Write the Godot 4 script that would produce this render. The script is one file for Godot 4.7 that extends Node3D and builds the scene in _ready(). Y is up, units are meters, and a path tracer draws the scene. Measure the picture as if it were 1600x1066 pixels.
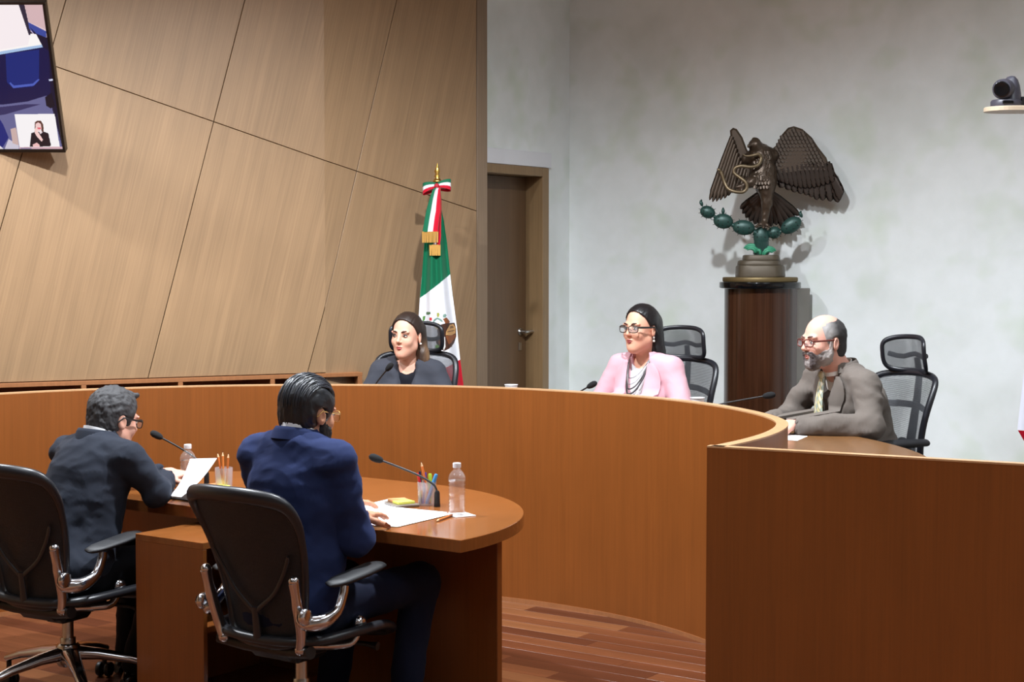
extends Node3D
# A tribunal hearing room: curved judges' bench, half-round table with two men, three judges, flag, eagle statue.

const UX := Vector3(0.819152, 0, 0.573576)   # along the hearing table's straight edge
const VX := Vector3(0.573576, 0, -0.819152)  # from the table towards the bench
const TABLE := Vector3(-1.117, 0, -6.07)     # middle of the table's straight edge
const RING := Vector3(-0.8, 0, -6.15)        # middle of the bench's arc
const FOLD := Vector3(-1.1, 0, -9.43)        # where the two wood walls meet
const CORNER := Vector3(0.4, 0, -11.18)      # where the door wall meets the plaster wall
const DAIS := 0.17
const RIM := 1.07
const DESK := 0.93
const CEIL := 4.2

var M := {}
var rnd := RandomNumberGenerator.new()

func _ready() -> void:
	rnd.seed = 7
	# ---- camera, surroundings, lights, exposure
	var cam := Camera3D.new()
	cam.name = "camera"
	add_child(cam)
	cam.position = Vector3(0, CAM_H, 0)
	cam.rotation.x = -atan(125.0 / FOCAL)
	cam.fov = rad_to_deg(2.0 * atan(533.0 / FOCAL))
	cam.near = 0.05
	cam.far = 60.0
	cam.current = true
	var we := WorldEnvironment.new()
	we.name = "surroundings"
	var env := Environment.new()
	env.background_mode = Environment.BG_COLOR
	env.background_color = Color(0, 0, 0)
	env.tonemap_mode = Environment.TONE_MAPPER_LINEAR
	env.tonemap_exposure = 0.95
	env.sdfgi_enabled = true
	env.ssao_enabled = true
	env.ssil_enabled = true
	we.environment = env
	add_child(we)
	make_materials()
	# broad ceiling panels over the public side and the middle of the room
	var k := 0
	for p in [[-2.4, -1.5], [2.4, -1.5], [-2.6, -4.4], [2.6, -4.4], [0.0, -2.8], [2.2, -6.6]]:
		ceiling_panel(Vector3(p[0], CEIL - 0.02, p[1]), [0.7, 2.6, 2.7, 4.2, 1.1, 2.6][k], k)
		k += 1
	# downlights: their shadows fall to the back and to the right
	spot_lamp(Vector3(-3.4, CEIL - 0.03, -7.5), 10.0, "round ceiling downlight above the hanging screen", 62.0)
	spot_lamp(Vector3(-1.75, CEIL - 0.03, -6.2), 16.0, "round ceiling downlight above the hearing table")
	spot_lamp(Vector3(0.2, CEIL - 0.03, -6.2), 24.0, "round ceiling downlight above the middle of the bench")
	# ---- structure
	room()
	bench()
	hearing_table()
	# ---- objects
	screen()
	pedestal()
	statue()
	flags()
	chairs()
	people()
	small_things()

# ---------------------------------------------------------------- materials, room
func make_materials() -> void:
	M.veneer = wood(Color8(164, 132, 98), 0.86, 11, 0.42, Vector3(1.6, 0.5, 1), false)
	M.bench = wood(Color8(136, 77, 32), 0.9, 21, 0.34, Vector3(1.6, 0.7, 1.6))
	M.table_top = wood(Color8(140, 84, 42), 0.9, 21, 0.12, Vector3(1, 1, 1))
	M.rim = wood(Color8(206, 160, 116), 0.9, 21, 0.3, Vector3(2, 2, 2))
	M.desk = wood(Color8(126, 88, 54), 0.9, 21, 0.25, Vector3(1, 1, 1))
	M.door = wood(Color8(112, 84, 58), 0.84, 11, 0.45, Vector3(2, 0.5, 2))
	M.frame = wood(Color8(148, 118, 82), 0.86, 11, 0.45, Vector3(2, 0.8, 2))
	M.edge = wood(Color8(142, 120, 98), 0.88, 11, 0.5, Vector3(2, 0.8, 2))
	M.trim = wood(Color8(164, 108, 68), 0.88, 21, 0.4, Vector3(2, 2, 2))
	M.column = wood(Color8(74, 44, 28), 0.66, 31, 0.16, Vector3(3, 0.5, 3))
	M.dark = mat(Color8(14, 12, 11), 0.7)
	M.planks = []
	for c in [Color8(112, 62, 38), Color8(126, 74, 46), Color8(94, 50, 32), Color8(144, 92, 58)]:
		M.planks.append(wood(c, 0.72, 31, 0.3, Vector3(1, 1, 1), false))
	# pale limewashed plaster with faint green-grey patches
	var a := seamless(256, 256, 0.012, 91, 512, 512)
	var b := seamless(512, 512, 0.03, 92, 512, 512)
	var d := seamless(256, 256, 0.02, 93, 512, 512)
	var px := PackedByteArray()
	px.resize(512 * 512 * 3)
	for i in 512 * 512:
		var t := clampf((a[i] - 118) / 110.0, 0.0, 1.0) * 0.6 + (b[i] - 128) / 255.0 * 0.35
		var g := clampf((d[i] - 140) / 120.0, 0.0, 1.0)
		px[i * 3] = int(clampf(232 - 16 * t - 14 * g, 0, 255))
		px[i * 3 + 1] = int(clampf(235 - 15 * t - 9 * g, 0, 255))
		px[i * 3 + 2] = int(clampf(234 - 18 * t - 20 * g, 0, 255))
	M.plaster = mat(Color(1, 1, 1), 0.7, 0, 0.3)
	M.plaster.albedo_texture = ImageTexture.create_from_image(Image.create_from_data(512, 512, false, Image.FORMAT_RGB8, px))
	M.plaster.uv1_triplanar = true
	M.plaster.uv1_scale = Vector3(0.42, 0.42, 0.42)
	M.white = mat(Color8(226, 226, 230), 0.6)
	M.ceiling = mat(Color8(216, 214, 208), 0.8)
	M.carpet = mat(Color8(96, 92, 88), 0.95)
	M.steel = mat(Color8(190, 188, 184), 0.28, 1.0)
	M.chrome = mat(Color8(200, 200, 204), 0.16, 1.0)
	M.gold = mat(Color8(206, 164, 84), 0.28, 1.0)
	M.black = mat(Color8(20, 20, 22), 0.45)
	M.black_soft = mat(Color8(24, 25, 29), 0.55)
	M.gloss_black = mat(Color8(12, 12, 14), 0.12)
	M.paper = mat(Color8(240, 240, 243), 0.75)
	M.napkin = mat(Color8(236, 235, 238), 0.9)

func ceiling_panel(at: Vector3, energy: float, k: int) -> void:
	var t := thing("ceiling_panel_light", ["square luminous ceiling panel above the public seats by the wood side wall", "square luminous ceiling panel above the public seats by the white side wall", "square luminous ceiling panel between the wood side wall and the hearing table", "square luminous ceiling panel beside the bench end panel", "square luminous ceiling panel in the middle of the public area", "square luminous ceiling panel above the bearded man's end of the bench"][k], "ceiling light", at, 0.0, "luminous panels in the ceiling")
	var f := Mb.new()
	f.box(Vector3(0, 0, 0), Vector3(1.26, 0.036, 1.26), Basis.IDENTITY, 0.006)
	put(f, "frame", M.white, t)
	var d := Mb.new()
	d.box(Vector3(0, -0.021, 0), Vector3(1.18, 0.006, 1.18))
	put(d, "diffuser_light", glow(mat(Color8(250, 250, 248), 0.6), Color(0.92, 0.97, 1.0), 1.4), t)
	var l := AreaLight3D.new()
	l.name = "glow"
	t.add_child(l)
	l.area_size = Vector2(1.18, 1.18)
	l.position.y = -0.03
	l.rotation_degrees.x = -90
	l.light_color = Color(0.92, 0.97, 1.0)
	l.light_energy = energy
	l.area_range = 16.0
	l.shadow_enabled = true

func spot_lamp(at: Vector3, energy: float, label: String, cone := 80.0) -> void:
	var t := thing("ceiling_downlight", label, "ceiling light", at, 0.0, "round downlights in the ceiling")
	var f := Mb.new()
	f.lathe([[0.10, 0.03], [0.11, 0.0], [0.10, -0.012], [0.085, -0.012], [0.08, 0.0]], 24)
	put(f, "housing", M.white, t)
	var d := Mb.new()
	d.lathe([[0.078, 0.004], [0.078, -0.004], [0.02, -0.006]], 24)
	put(d, "lens_light", glow(mat(Color8(250, 248, 240), 0.5), Color(0.95, 0.975, 1.0), 4.0), t)
	var l := SpotLight3D.new()
	l.name = "glow"
	t.add_child(l)
	l.position.y = -0.05
	l.rotation_degrees.x = -90
	l.spot_angle = cone
	l.spot_angle_attenuation = 0.6
	l.spot_range = 16.0
	l.spot_attenuation = 2.0
	l.light_size = 0.08
	l.light_color = Color(0.95, 0.975, 1.0)
	l.light_energy = energy
	l.shadow_enabled = true

func yaw_of(dir: Vector3) -> float:   # turns local +x onto dir
	return atan2(-dir.z, dir.x)

# where the ray through a pixel meets the upright plane through p along dir: (metres along, height)
func on_wall(px: float, py: float, p: Vector3, dir: Vector3) -> Vector2:
	var e := at_z(px, py, 1.0) - Vector3(0, CAM_H, 0)
	var n := Vector3(-dir.z, 0, dir.x)
	var t := (p - Vector3(0, CAM_H, 0)).dot(n) / e.dot(n)
	var q := Vector3(0, CAM_H, 0) + e * t
	return Vector2((q - p).dot(dir), q.y)

func split(polys: Array, a: Vector2, b: Vector2) -> Array:
	var out := []
	var n := Vector2(-(b - a).y, (b - a).x)
	for p in polys:
		for s in [1.0, -1.0]:
			var r := PackedVector2Array()
			for i in p.size():
				var u: Vector2 = p[i]
				var w: Vector2 = p[(i + 1) % p.size()]
				var du: float = (u - a).dot(n) * s
				var dw: float = (w - a).dot(n) * s
				if du >= 0.0:
					r.append(u)
				if (du > 0.0 and dw < 0.0) or (du < 0.0 and dw > 0.0):
					r.append(u + (w - u) * (du / (du - dw)))
			if r.size() > 2:
				out.append(r)
	return out

func shrink(p: PackedVector2Array, d: float) -> PackedVector2Array:
	var r := Geometry2D.offset_polygon(p, -d, Geometry2D.JOIN_MITER)
	return r[0] if r.size() else p

func panel_wall(called: String, label: String, at: Vector3, dir: Vector3, polys: Array) -> Node3D:
	var w := structure(called, label, "wall", at, yaw_of(dir))
	for p in polys:
		var mb := Mb.new()
		mb.extrude(shrink(p, 0.0022), 0.018, Transform3D(Basis.IDENTITY, Vector3(0, 0, -0.018)), 0.0015, deg_to_rad(13.5), 1.0, Vector2(rnd.randf() * 3.0, rnd.randf() * 3.0))
		put(mb, "wood_panel", M.veneer, w)
	return w

func slab(called: String, label: String, category: String, a: Vector3, b: Vector3, y0: float, y1: float, th: float, m: Material) -> Node3D:
	# upright slab whose front face runs from a to b, thickness behind it (local -z)
	var d := (b - a).normalized()
	var w := structure(called, label, category, a, yaw_of(d))
	var mb := Mb.new()
	var l := (b - a).length()
	mb.box(Vector3(l / 2, (y0 + y1) / 2, -th / 2), Vector3(l, y1 - y0, th))
	put(mb, "surface", m, w)
	return w

func room() -> void:
	# floor: bed, then boards in the well of the room
	var fl := structure("floor", "reddish brown wooden board floor of the hearing room", "floor")
	var mb := Mb.new()
	mb.box(Vector3(0.2, -0.115, -3.8), Vector3(11.4, 0.2, 16.4))
	put(mb, "bed", M.trim, fl)
	var shapes := []
	for L in [0.9, 1.2, 1.5]:
		var s := Mb.new()
		s.box(Vector3(0, -0.007, 0), Vector3(L - 0.0012, 0.014, 0.1088), Basis.IDENTITY, 0.0009)
		for i in s.U.size():
			s.U[i] = Vector2(s.V[i].z * 1.3, s.V[i].x * 0.5)
		shapes.append([L, s.mesh()])
	var yw := yaw_of(UX)
	var r := -2.1
	while r < 2.5:
		var x := -3.4 - rnd.randf() * 0.8
		while x < 3.2:
			var sh = shapes[rnd.randi() % 3]
			var pos: Vector3 = TABLE + UX * (x + sh[0] / 2) + VX * r
			x += sh[0]
			var rel := pos - RING
			if rel.length() > (2.5 if rel.dot(VX) > 0.0 else 3.1) or pos.z > -3.7:
				continue
			var o := MeshInstance3D.new()
			o.mesh = sh[1]
			o.material_override = M.planks[[0, 0, 1, 2, 3, 0, 1, 2][rnd.randi() % 8]]
			o.name = "plank"
			fl.add_child(o, true)
			o.position = pos
			o.rotation.y = yw + (PI if rnd.randf() < 0.5 else 0.0)
		r += 0.11
	var ce := structure("ceiling", "plain off-white ceiling", "ceiling")
	mb = Mb.new()
	mb.box(Vector3(0.2, CEIL + 0.1, -3.8), Vector3(11.4, 0.2, 16.4))
	put(mb, "surface", M.ceiling, ce)
	# dais behind the bench
	var da := structure("floor_dais", "low raised floor behind the judges' bench", "floor")
	var pl := PackedVector2Array()
	for i in 41:
		var th := deg_to_rad(lerpf(-24.0, 160.0, i / 40.0))
		var q := arc_at(th, 0.12)
		pl.append(Vector2(q.x, -q.z))
	pl.append_array(PackedVector2Array([Vector2(-4.85, 7.0), Vector2(-4.85, 7.62), Vector2(-1.12, 9.38), Vector2(-0.26, 10.08), Vector2(0.4, 11.1), Vector2(5.1, 7.8), Vector2(3.0, 4.2)]))
	mb = Mb.new()
	mb.extrude(pl, DAIS, Transform3D(Basis(Vector3(1, 0, 0), Vector3(0, 0, -1), Vector3(0, 1, 0)), Vector3.ZERO))
	put(mb, "surface", M.carpet, da)
	# left wood wall, its panels cut by slanting joints
	var d1 := Vector3(0.906308, 0, -0.422618)
	var top := CEIL
	var P := [PackedVector2Array([Vector2(-4.3, 1.04), Vector2(0.003, 1.04), Vector2(0.003, top), Vector2(-4.3, top)])]
	var w1 := func(x, y): return on_wall(x, y, FOLD, d1)
	for s in [[90, 105, 505, 250], [375, 30, 333, 194], [103, 0, 83, 70]]:
		P = split(P, w1.call(s[0], s[1]), w1.call(s[2], s[3]))
	var P2 := []
	for p in P:
		var cx := 0.0
		for q in p:
			cx = maxf(cx, q.x)
		if cx > -0.1 and p[0].y < 3.0:
			P2.append_array(split([p], w1.call(508, 480), w1.call(480, 585)))
		else:
			P2.append(p)
	var wl := panel_wall("wall_left", "tan veneered wood wall with slanting joints behind the hanging screen", FOLD, d1, P2)
	mb = Mb.new()
	mb.box(Vector3(-2.15, (1.04 + top) / 2, -0.06), Vector3(4.3, top - 1.04, 0.08))
	put(mb, "backing", M.edge, wl)
	# second wood wall, turned a little
	var d2 := Vector3(0.766044, 0, -0.642788)
	var w2 := func(x, y): return on_wall(x, y, FOLD, d2)
	var L2: float = w2.call(745, 300).x
	P = [PackedVector2Array([Vector2(-0.003, DAIS), Vector2(L2, DAIS), Vector2(L2, top), Vector2(-0.003, top)])]
	P = split(P, w2.call(620, 0), w2.call(510, 470))
	P = split(P, w2.call(505, 250), w2.call(670, 305))
	var wm := panel_wall("wall_middle", "tan veneered wood wall behind the flag beside the door", FOLD, d2, P)
	mb = Mb.new()
	mb.box(Vector3(L2 / 2, (DAIS + top) / 2, -0.05), Vector3(L2, top - DAIS, 0.06))
	put(mb, "backing", M.edge, wm)
	# its end board, turned towards the door
	mb = Mb.new()
	var eb := (CORNER - VX * 1.1) - FOLD
	mb.box(Vector3(L2 + 0.045, (DAIS + top) / 2, -0.07), Vector3(0.086, top - DAIS, 0.14), Basis.IDENTITY, 0.003)
	put(mb, "end_board", M.edge, wm, "greyish brown end board of the wood wall")
	# low open shelf let into the left wall
	var sh := structure("trim_1", "low built-in wooden shelf with dark open bays under the tan wood wall", "shelf", FOLD, yaw_of(d1))
	var e1: float = w1.call(565, 590).x
	mb = Mb.new()
	mb.box(Vector3((-4.3 + e1) / 2, 1.026, -0.26), Vector3(4.3 + e1, 0.024, 0.56), Basis.IDENTITY, 0.002)
	put(mb, "top_rail", M.trim, sh)
	mb = Mb.new()
	mb.box(Vector3((-4.3 + e1) / 2, DAIS + 0.05, -0.26), Vector3(4.3 + e1, 0.1, 0.56), Basis.IDENTITY, 0.002)
	put(mb, "plinth", M.trim, sh)
	mb = Mb.new()
	mb.box(Vector3((-4.3 + e1) / 2, 0.6, -0.53), Vector3(4.3 + e1, 0.84, 0.02))
	put(mb, "back_board", M.trim, sh)
	var x1: float = w1.call(130, 605).x
	var x2: float = w1.call(281, 598).x
	var xs := [x1, x2, e1 - 0.016]
	var step := x2 - x1
	var xx := x1 - step
	while xx > -4.25:
		xs.append(xx)
		xx -= step
	xs.append(x2 + step)
	for x in xs:
		mb = Mb.new()
		mb.box(Vector3(x, 0.64, -0.25), Vector3(0.028, 0.748, 0.54), Basis.IDENTITY, 0.002)
		put(mb, "divider", M.trim, sh)
	# door wall, plaster wall and the rest of the shell
	var dw := structure("wall_door", "grey plaster wall in shade around the brown door", "wall", CORNER - VX * 1.5, yaw_of(VX))
	var g0 := 1.5 - 1.22
	var g1 := 1.5 - 0.3
	var hd := DAIS + 2.16
	for b in [[g1, 1.5, DAIS, top], [g0, g1, hd, top]]:
		mb = Mb.new()
		mb.box(Vector3((b[0] + b[1]) / 2, (b[2] + b[3]) / 2, -0.1), Vector3(b[1] - b[0], b[3] - b[2], 0.2))
		put(mb, "plaster", M.plaster, dw)
	door(CORNER - VX * 1.22, 0.92, hd)
	slab("wall_back", "pale limewashed plaster wall behind the eagle statue", "wall", CORNER, CORNER + UX * 6.4, DAIS - 0.1, top, 0.2, M.plaster)
	var c2 := CORNER + UX * 6.35
	slab("wall_right", "plain white side wall", "wall", c2 + Vector3(0, 0, -0.2), Vector3(c2.x, 0, 4.0), -0.05, top, 0.2, M.plaster)
	slab("wall_front", "plain wall on the public side", "wall", Vector3(c2.x, 0, 4.0), Vector3(-5.0, 0, 4.0), -0.05, top, 0.2, M.plaster)
	slab("wall_side", "wood side wall on the public side", "wall", Vector3(-5.0, 0, 4.0), Vector3(-5.0, 0, -7.75), -0.05, top, 0.2, M.frame)

func door(at: Vector3, w: float, hd: float) -> void:
	# local x runs towards the plaster corner, +z faces the room
	var d := structure("door_1", "brown wooden door with lever handle in a tan frame", "door", at, yaw_of(VX))
	var jw := 0.075
	var mb := Mb.new()
	mb.box(Vector3(w - jw / 2, (DAIS + hd) / 2, -0.07), Vector3(jw, hd - DAIS, 0.2), Basis.IDENTITY, 0.004)
	put(mb, "jamb", M.frame, d)
	mb = Mb.new()
	mb.box(Vector3(jw / 2, (DAIS + hd) / 2, -0.07), Vector3(jw, hd - DAIS, 0.2), Basis.IDENTITY, 0.004)
	put(mb, "jamb", M.frame, d)
	mb = Mb.new()
	mb.box(Vector3(w / 2, hd - 0.03, -0.07), Vector3(w - 2 * jw, 0.06, 0.2), Basis.IDENTITY, 0.004)
	put(mb, "head_board", M.frame, d)
	mb = Mb.new()
	mb.box(Vector3(w / 2, (DAIS + hd - 0.06) / 2, -0.13), Vector3(w - 2 * jw - 0.006, hd - DAIS - 0.066, 0.045), Basis.IDENTITY, 0.002)
	var leaf := put(mb, "leaf", M.door, d)
	mb = Mb.new()
	mb.box(Vector3(w / 2 + 0.02, hd + 0.052, 0.012), Vector3(w + 0.04, 0.1, 0.026), Basis.IDENTITY, 0.003)
	put(mb, "lintel", M.white, d, "white strip above the door")
	mb = Mb.new()
	var hx := w - jw - 0.075
	mb.lathe([[0.026, 0], [0.026, 0.01], [0.012, 0.012], [0.012, 0.05]], 18, Transform3D(Basis(Vector3.RIGHT, PI / 2), Vector3(hx, 1.22, -0.107)))
	mb.tube([Vector3(hx, 1.22, -0.062), Vector3(hx + 0.02, 1.22, -0.056), Vector3(hx + 0.06, 1.22, -0.054), Vector3(hx + 0.12, 1.22, -0.054)], [0.011, 0.012, 0.012, 0.011], 10)
	put(mb, "handle", M.steel, leaf, "brushed steel lever handle")
	mb = Mb.new()
	mb.box(Vector3(hx + 0.0, 1.12, -0.105), Vector3(0.034, 0.055, 0.006), Basis.IDENTITY, 0.002)
	put(mb, "lock_plate", M.steel, leaf)

# ---------------------------------------------------------------- bench and table
const ARC := [[-26.0, 1.642], [-19.0, 1.682], [-10.0, 1.747], [-3.5, 1.795], [3.0, 1.836], [9.0, 1.853], [18.0, 1.864], [29.0, 1.88], [42.5, 1.897], [54.5, 1.912], [66.0, 1.942], [76.0, 1.962], [86.0, 1.978], [104.0, 2.03], [116.0, 2.075], [127.0, 2.125], [138.0, 2.18], [150.0, 2.21], [164.0, 2.21], [180.0, 2.2]]

func arc_r(deg: float) -> float:
	var n := ARC.size()
	for i in n - 1:
		if deg <= ARC[i + 1][0] or i == n - 2:
			var a: float = ARC[i][0]
			var b: float = ARC[i + 1][0]
			var p0: float = ARC[maxi(i - 1, 0)][1]
			var p3: float = ARC[mini(i + 2, n - 1)][1]
			return cubic_interpolate_in_time(ARC[i][1], ARC[i + 1][1], p0, p3, clampf((deg - a) / (b - a), -0.3, 1.0), 1.0, (ARC[maxi(i - 1, 0)][0] - a) / (b - a) if i > 0 else -1.0, (ARC[mini(i + 2, n - 1)][0] - a) / (b - a) if i < n - 2 else 2.0)
	return 2.0

# a point out by `off` metres (along the ray) from the bench's inner face
func arc_at(th: float, off: float, y := 0.0) -> Vector3:
	var r := arc_r(rad_to_deg(th)) + off
	return RING + Vector3(cos(th) * r, y, -sin(th) * r)

func band(mb: Mb, t0: float, t1: float, o0: float, o1: float, y0: float, y1: float, n := 72) -> void:
	# curved solid between two offsets and two heights
	var rows := []
	for i in n + 1:
		var th := deg_to_rad(lerpf(t0, t1, float(i) / n))
		rows.append([arc_at(th, o0, y0), arc_at(th, o1, y0), arc_at(th, o1, y1), arc_at(th, o0, y1)])
	for k in 4:
		var strip := []
		for i in n + 1:
			strip.append([rows[i][k], rows[i][(k + 1) % 4]])
		var hint: Vector3 = [Vector3.DOWN, Vector3.ZERO, Vector3.UP, Vector3.ZERO][k]
		if hint == Vector3.ZERO:
			# radial side: orient each quad
			var s := mb.V.size()
			for i in n + 1:
				var a: Vector3 = rows[maxi(i - 1, 0)][k]
				var b: Vector3 = rows[mini(i + 1, n)][k]
				var t := b - a
				var nn := Vector3(t.z, 0, -t.x).normalized()
				var rad: Vector3 = rows[i][k] - RING
				rad.y = 0
				if nn.dot(rad) * (1.0 if k == 1 else -1.0) < 0.0:
					nn = -nn
				mb.vert(strip[i][0], nn)
				mb.vert(strip[i][1], nn)
			for i in n:
				mb.tri(s + i * 2, s + i * 2 + 1, s + i * 2 + 3)
				mb.tri(s + i * 2, s + i * 2 + 3, s + i * 2 + 2)
		else:
			for i in n:
				mb.poly([strip[i][0], strip[i][1], strip[i + 1][1], strip[i + 1][0]], hint)
	mb.poly(rows[0], rows[0][0] - rows[1][0])
	mb.poly(rows[n], rows[n][0] - rows[n - 1][0])

func bench() -> void:
	var t := thing("judges_bench", "long curved orange-brown veneered judges' bench with pale top edge", "bench")
	var a0 := -26.0
	var a1 := 164.0
	var mb := Mb.new()
	band(mb, a0, a1, 0.0, 0.046, 0.0, RIM - 0.006, 110)
	put(mb, "front_panel", M.bench, t)
	mb = Mb.new()
	band(mb, a0, a1, 0.0, 0.047, RIM - 0.006, RIM, 110)
	put(mb, "top_edge", M.rim, t, "pale wooden top edge")
	mb = Mb.new()
	band(mb, a0 + 0.4, a1, 0.047, 0.6, DESK - 0.035, DESK, 90)
	put(mb, "desk_surface", M.desk, t, "brown desk surface")
	mb = Mb.new()
	band(mb, a0, a1, -0.003, 0.0, 0.0, 0.02, 110)
	put(mb, "floor_strip", M.trim, t)
	# straight end panel running off to the side
	var tip := arc_at(deg_to_rad(a0), -0.012)
	var far := at_h(1600, 725, RIM)
	var d := (far - tip)
	d.y = 0
	d = d.normalized()
	var b := Basis(d, Vector3.UP, d.cross(Vector3.UP))
	mb = Mb.new()
	var L := 2.3
	mb.box(tip * Vector3(1, 0, 1) + d * L / 2 + Vector3(0, (RIM - 0.006) / 2, 0) - b.z * 0.018, Vector3(L, RIM - 0.006, 0.036), b)
	put(mb, "end_panel", M.bench, t)
	mb = Mb.new()
	mb.box(tip * Vector3(1, 0, 1) + d * L / 2 + Vector3(0, RIM - 0.003, 0) - b.z * 0.018, Vector3(L, 0.006, 0.037), b)
	put(mb, "top_edge", M.rim, t, "pale wooden top edge")
	# supports under the desk
	for deg in [10.0, 40.0, 70.0, 100.0, 130.0, 158.0]:
		mb = Mb.new()
		band(mb, deg, deg + 0.8, 0.047, 0.5, DAIS, DESK - 0.035, 1)
		put(mb, "support", M.bench, t)

func on_table(a: float, b: float, y := 0.0) -> Vector3:
	return TABLE + UX * a + VX * b + Vector3(0, y, 0)

func hearing_table() -> void:
	var yw := yaw_of(UX)
	var t := thing("hearing_table", "glossy brown half-round wooden table where two men sit", "table", TABLE, yw)
	# local x = UX, local -z = VX
	var pl := PackedVector2Array()
	for i in 29:
		var th := PI / 2 * i / 28.0
		var r := lerpf(0.95, 1.03, sin(th))
		pl.append(Vector2(0.2 + cos(th) * r, sin(th) * r))
	for i in 29:
		var q := pl[28 - i]
		pl.append(Vector2(-q.x, q.y))
	var xf := Transform3D(Basis(Vector3(1, 0, 0), Vector3(0, 0, -1), Vector3(0, 1, 0)), Vector3(0, 0.706, 0))
	var mb := Mb.new()
	mb.extrude(pl, 0.044, xf, 0.002)
	put(mb, "table_top", M.table_top, t)
	mb = Mb.new()
	mb.box(Vector3(0, 0.353, -0.42), Vector3(2.03, 0.706, 0.03), Basis.IDENTITY, 0.002)
	put(mb, "modesty_panel", M.bench, t)
	# open cabinet between the two seats
	var c := thing("low_cabinet", "narrow orange-brown open cabinet under the table between the two chairs", "cabinet", TABLE + UX * 0.004, yw)
	var x0 := -0.178
	var x1 := 0.178
	var z0 := 0.265
	var z1 := -0.39
	var H := 0.68
	mb = Mb.new()
	mb.box(Vector3(0, (H - 0.026) / 2, z0 - 0.01), Vector3(x1 - x0, H - 0.026, 0.02), Basis.IDENTITY, 0.001)
	put(mb, "front_panel", M.bench, c)
	mb = Mb.new()
	mb.box(Vector3(0, H - 0.013, (z0 + z1) / 2), Vector3(x1 - x0, 0.026, z0 - z1), Basis.IDENTITY, 0.0015)
	put(mb, "top", M.table_top, c)
	mb = Mb.new()
	mb.box(Vector3(x0 + 0.01, (H - 0.026) / 2, (z0 + z1) / 2 - 0.01), Vector3(0.02, H - 0.026, z0 - z1 - 0.02))
	put(mb, "side_panel", M.bench, c)
	mb = Mb.new()
	mb.box(Vector3(0.01, (H - 0.026) / 2, z1 + 0.01), Vector3(x1 - x0 - 0.02, H - 0.026, 0.02))
	put(mb, "back_panel", M.bench, c)
	for y in [0.05, 0.355]:
		mb = Mb.new()
		mb.box(Vector3(0.01, y, (z0 + z1) / 2), Vector3(x1 - x0 - 0.03, 0.02, z0 - z1 - 0.042))
		put(mb, "shelf", M.bench, c)

func screen() -> void:
	# hung from the ceiling, tilted towards the room
	var top := at_z(70, 3, 8.3)
	var bot := at_z(103, 238, 8.65)
	var up := Vector3(0, top.y - bot.y, top.z - bot.z)
	var H := up.length()
	up = up.normalized()
	var W := 1.45
	var b := Basis(Vector3.RIGHT, up, Vector3.RIGHT.cross(up))
	var mid := Vector3((top.x + bot.x) / 2 - W / 2, (top.y + bot.y) / 2, (top.z + bot.z) / 2)
	var t := thing("wall_screen", "large flat screen showing a chair and a sign language interpreter", "screen", mid)
	t.basis = b
	var mb := Mb.new()
	mb.box(Vector3(0, 0, -0.025), Vector3(W, H, 0.04), Basis.IDENTITY, 0.004)
	put(mb, "case", M.gloss_black, t)
	for e in [[0.0, H / 2 - 0.007, W, 0.014], [0.0, -H / 2 + 0.009, W, 0.018], [W / 2 - 0.007, 0.001, 0.014, H - 0.032], [-W / 2 + 0.007, 0.001, 0.014, H - 0.032]]:
		mb = Mb.new()
		mb.box(Vector3(e[0], e[1], 0.0), Vector3(e[2], e[3], 0.01), Basis.IDENTITY, 0.001)
		put(mb, "bezel", M.gloss_black, t)
	mb = Mb.new()
	var w := W / 2 - 0.014
	var h0 := -H / 2 + 0.018
	var h1 := H / 2 - 0.014
	mb.poly([Vector3(-w, h0, -0.003), Vector3(w, h0, -0.003), Vector3(w, h1, -0.003), Vector3(-w, h1, -0.003)], Vector3(0, 0, 1), [Vector2(0, 1), Vector2(1, 1), Vector2(1, 0), Vector2(0, 0)])
	var tex := screen_picture()
	var m := mat(Color8(8, 8, 10), 0.12)
	m.emission_enabled = true
	m.emission_texture = tex
	m.emission = Color(1, 1, 1)
	m.emission_operator = BaseMaterial3D.EMISSION_OP_MULTIPLY
	m.emission_energy_multiplier = 1.0
	put(mb, "screen_display", m, t)
	mb = Mb.new()
	mb.box(Vector3(0, 0.1, -0.06), Vector3(0.4, 0.3, 0.03), Basis.IDENTITY, 0.004)
	put(mb, "mount_plate", M.black, t)
	mb = Mb.new()
	var inv := b.inverse()
	mb.tube([Vector3(0, 0.1, -0.07), inv * Vector3(0, 0.25, -0.22), inv * Vector3(0, CEIL - mid.y - 0.001, -0.22)], 0.024, 12)
	put(mb, "hanging_pole", M.black, t)
	var l := AreaLight3D.new()
	l.name = "screen_glow"
	t.add_child(l)
	l.area_size = Vector2(W - 0.03, H - 0.035)
	l.position.z = 0.012
	l.rotation_degrees.y = 180
	l.light_color = Color(0.62, 0.64, 1.0)
	l.light_energy = 0.06
	l.area_range = 12.0
	l.shadow_enabled = true

func fill_poly(im: Image, pts: Array, c: Color) -> void:
	var p := PackedVector2Array(pts)
	var r := Rect2(p[0], Vector2.ZERO)
	for q in p:
		r = r.expand(q)
	for y in range(maxi(int(r.position.y), 0), mini(int(r.end.y) + 1, im.get_height())):
		for x in range(maxi(int(r.position.x), 0), mini(int(r.end.x) + 1, im.get_width())):
			if Geometry2D.is_point_in_polygon(Vector2(x + 0.5, y + 0.5), p):
				im.set_pixel(x, y, c)

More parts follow.
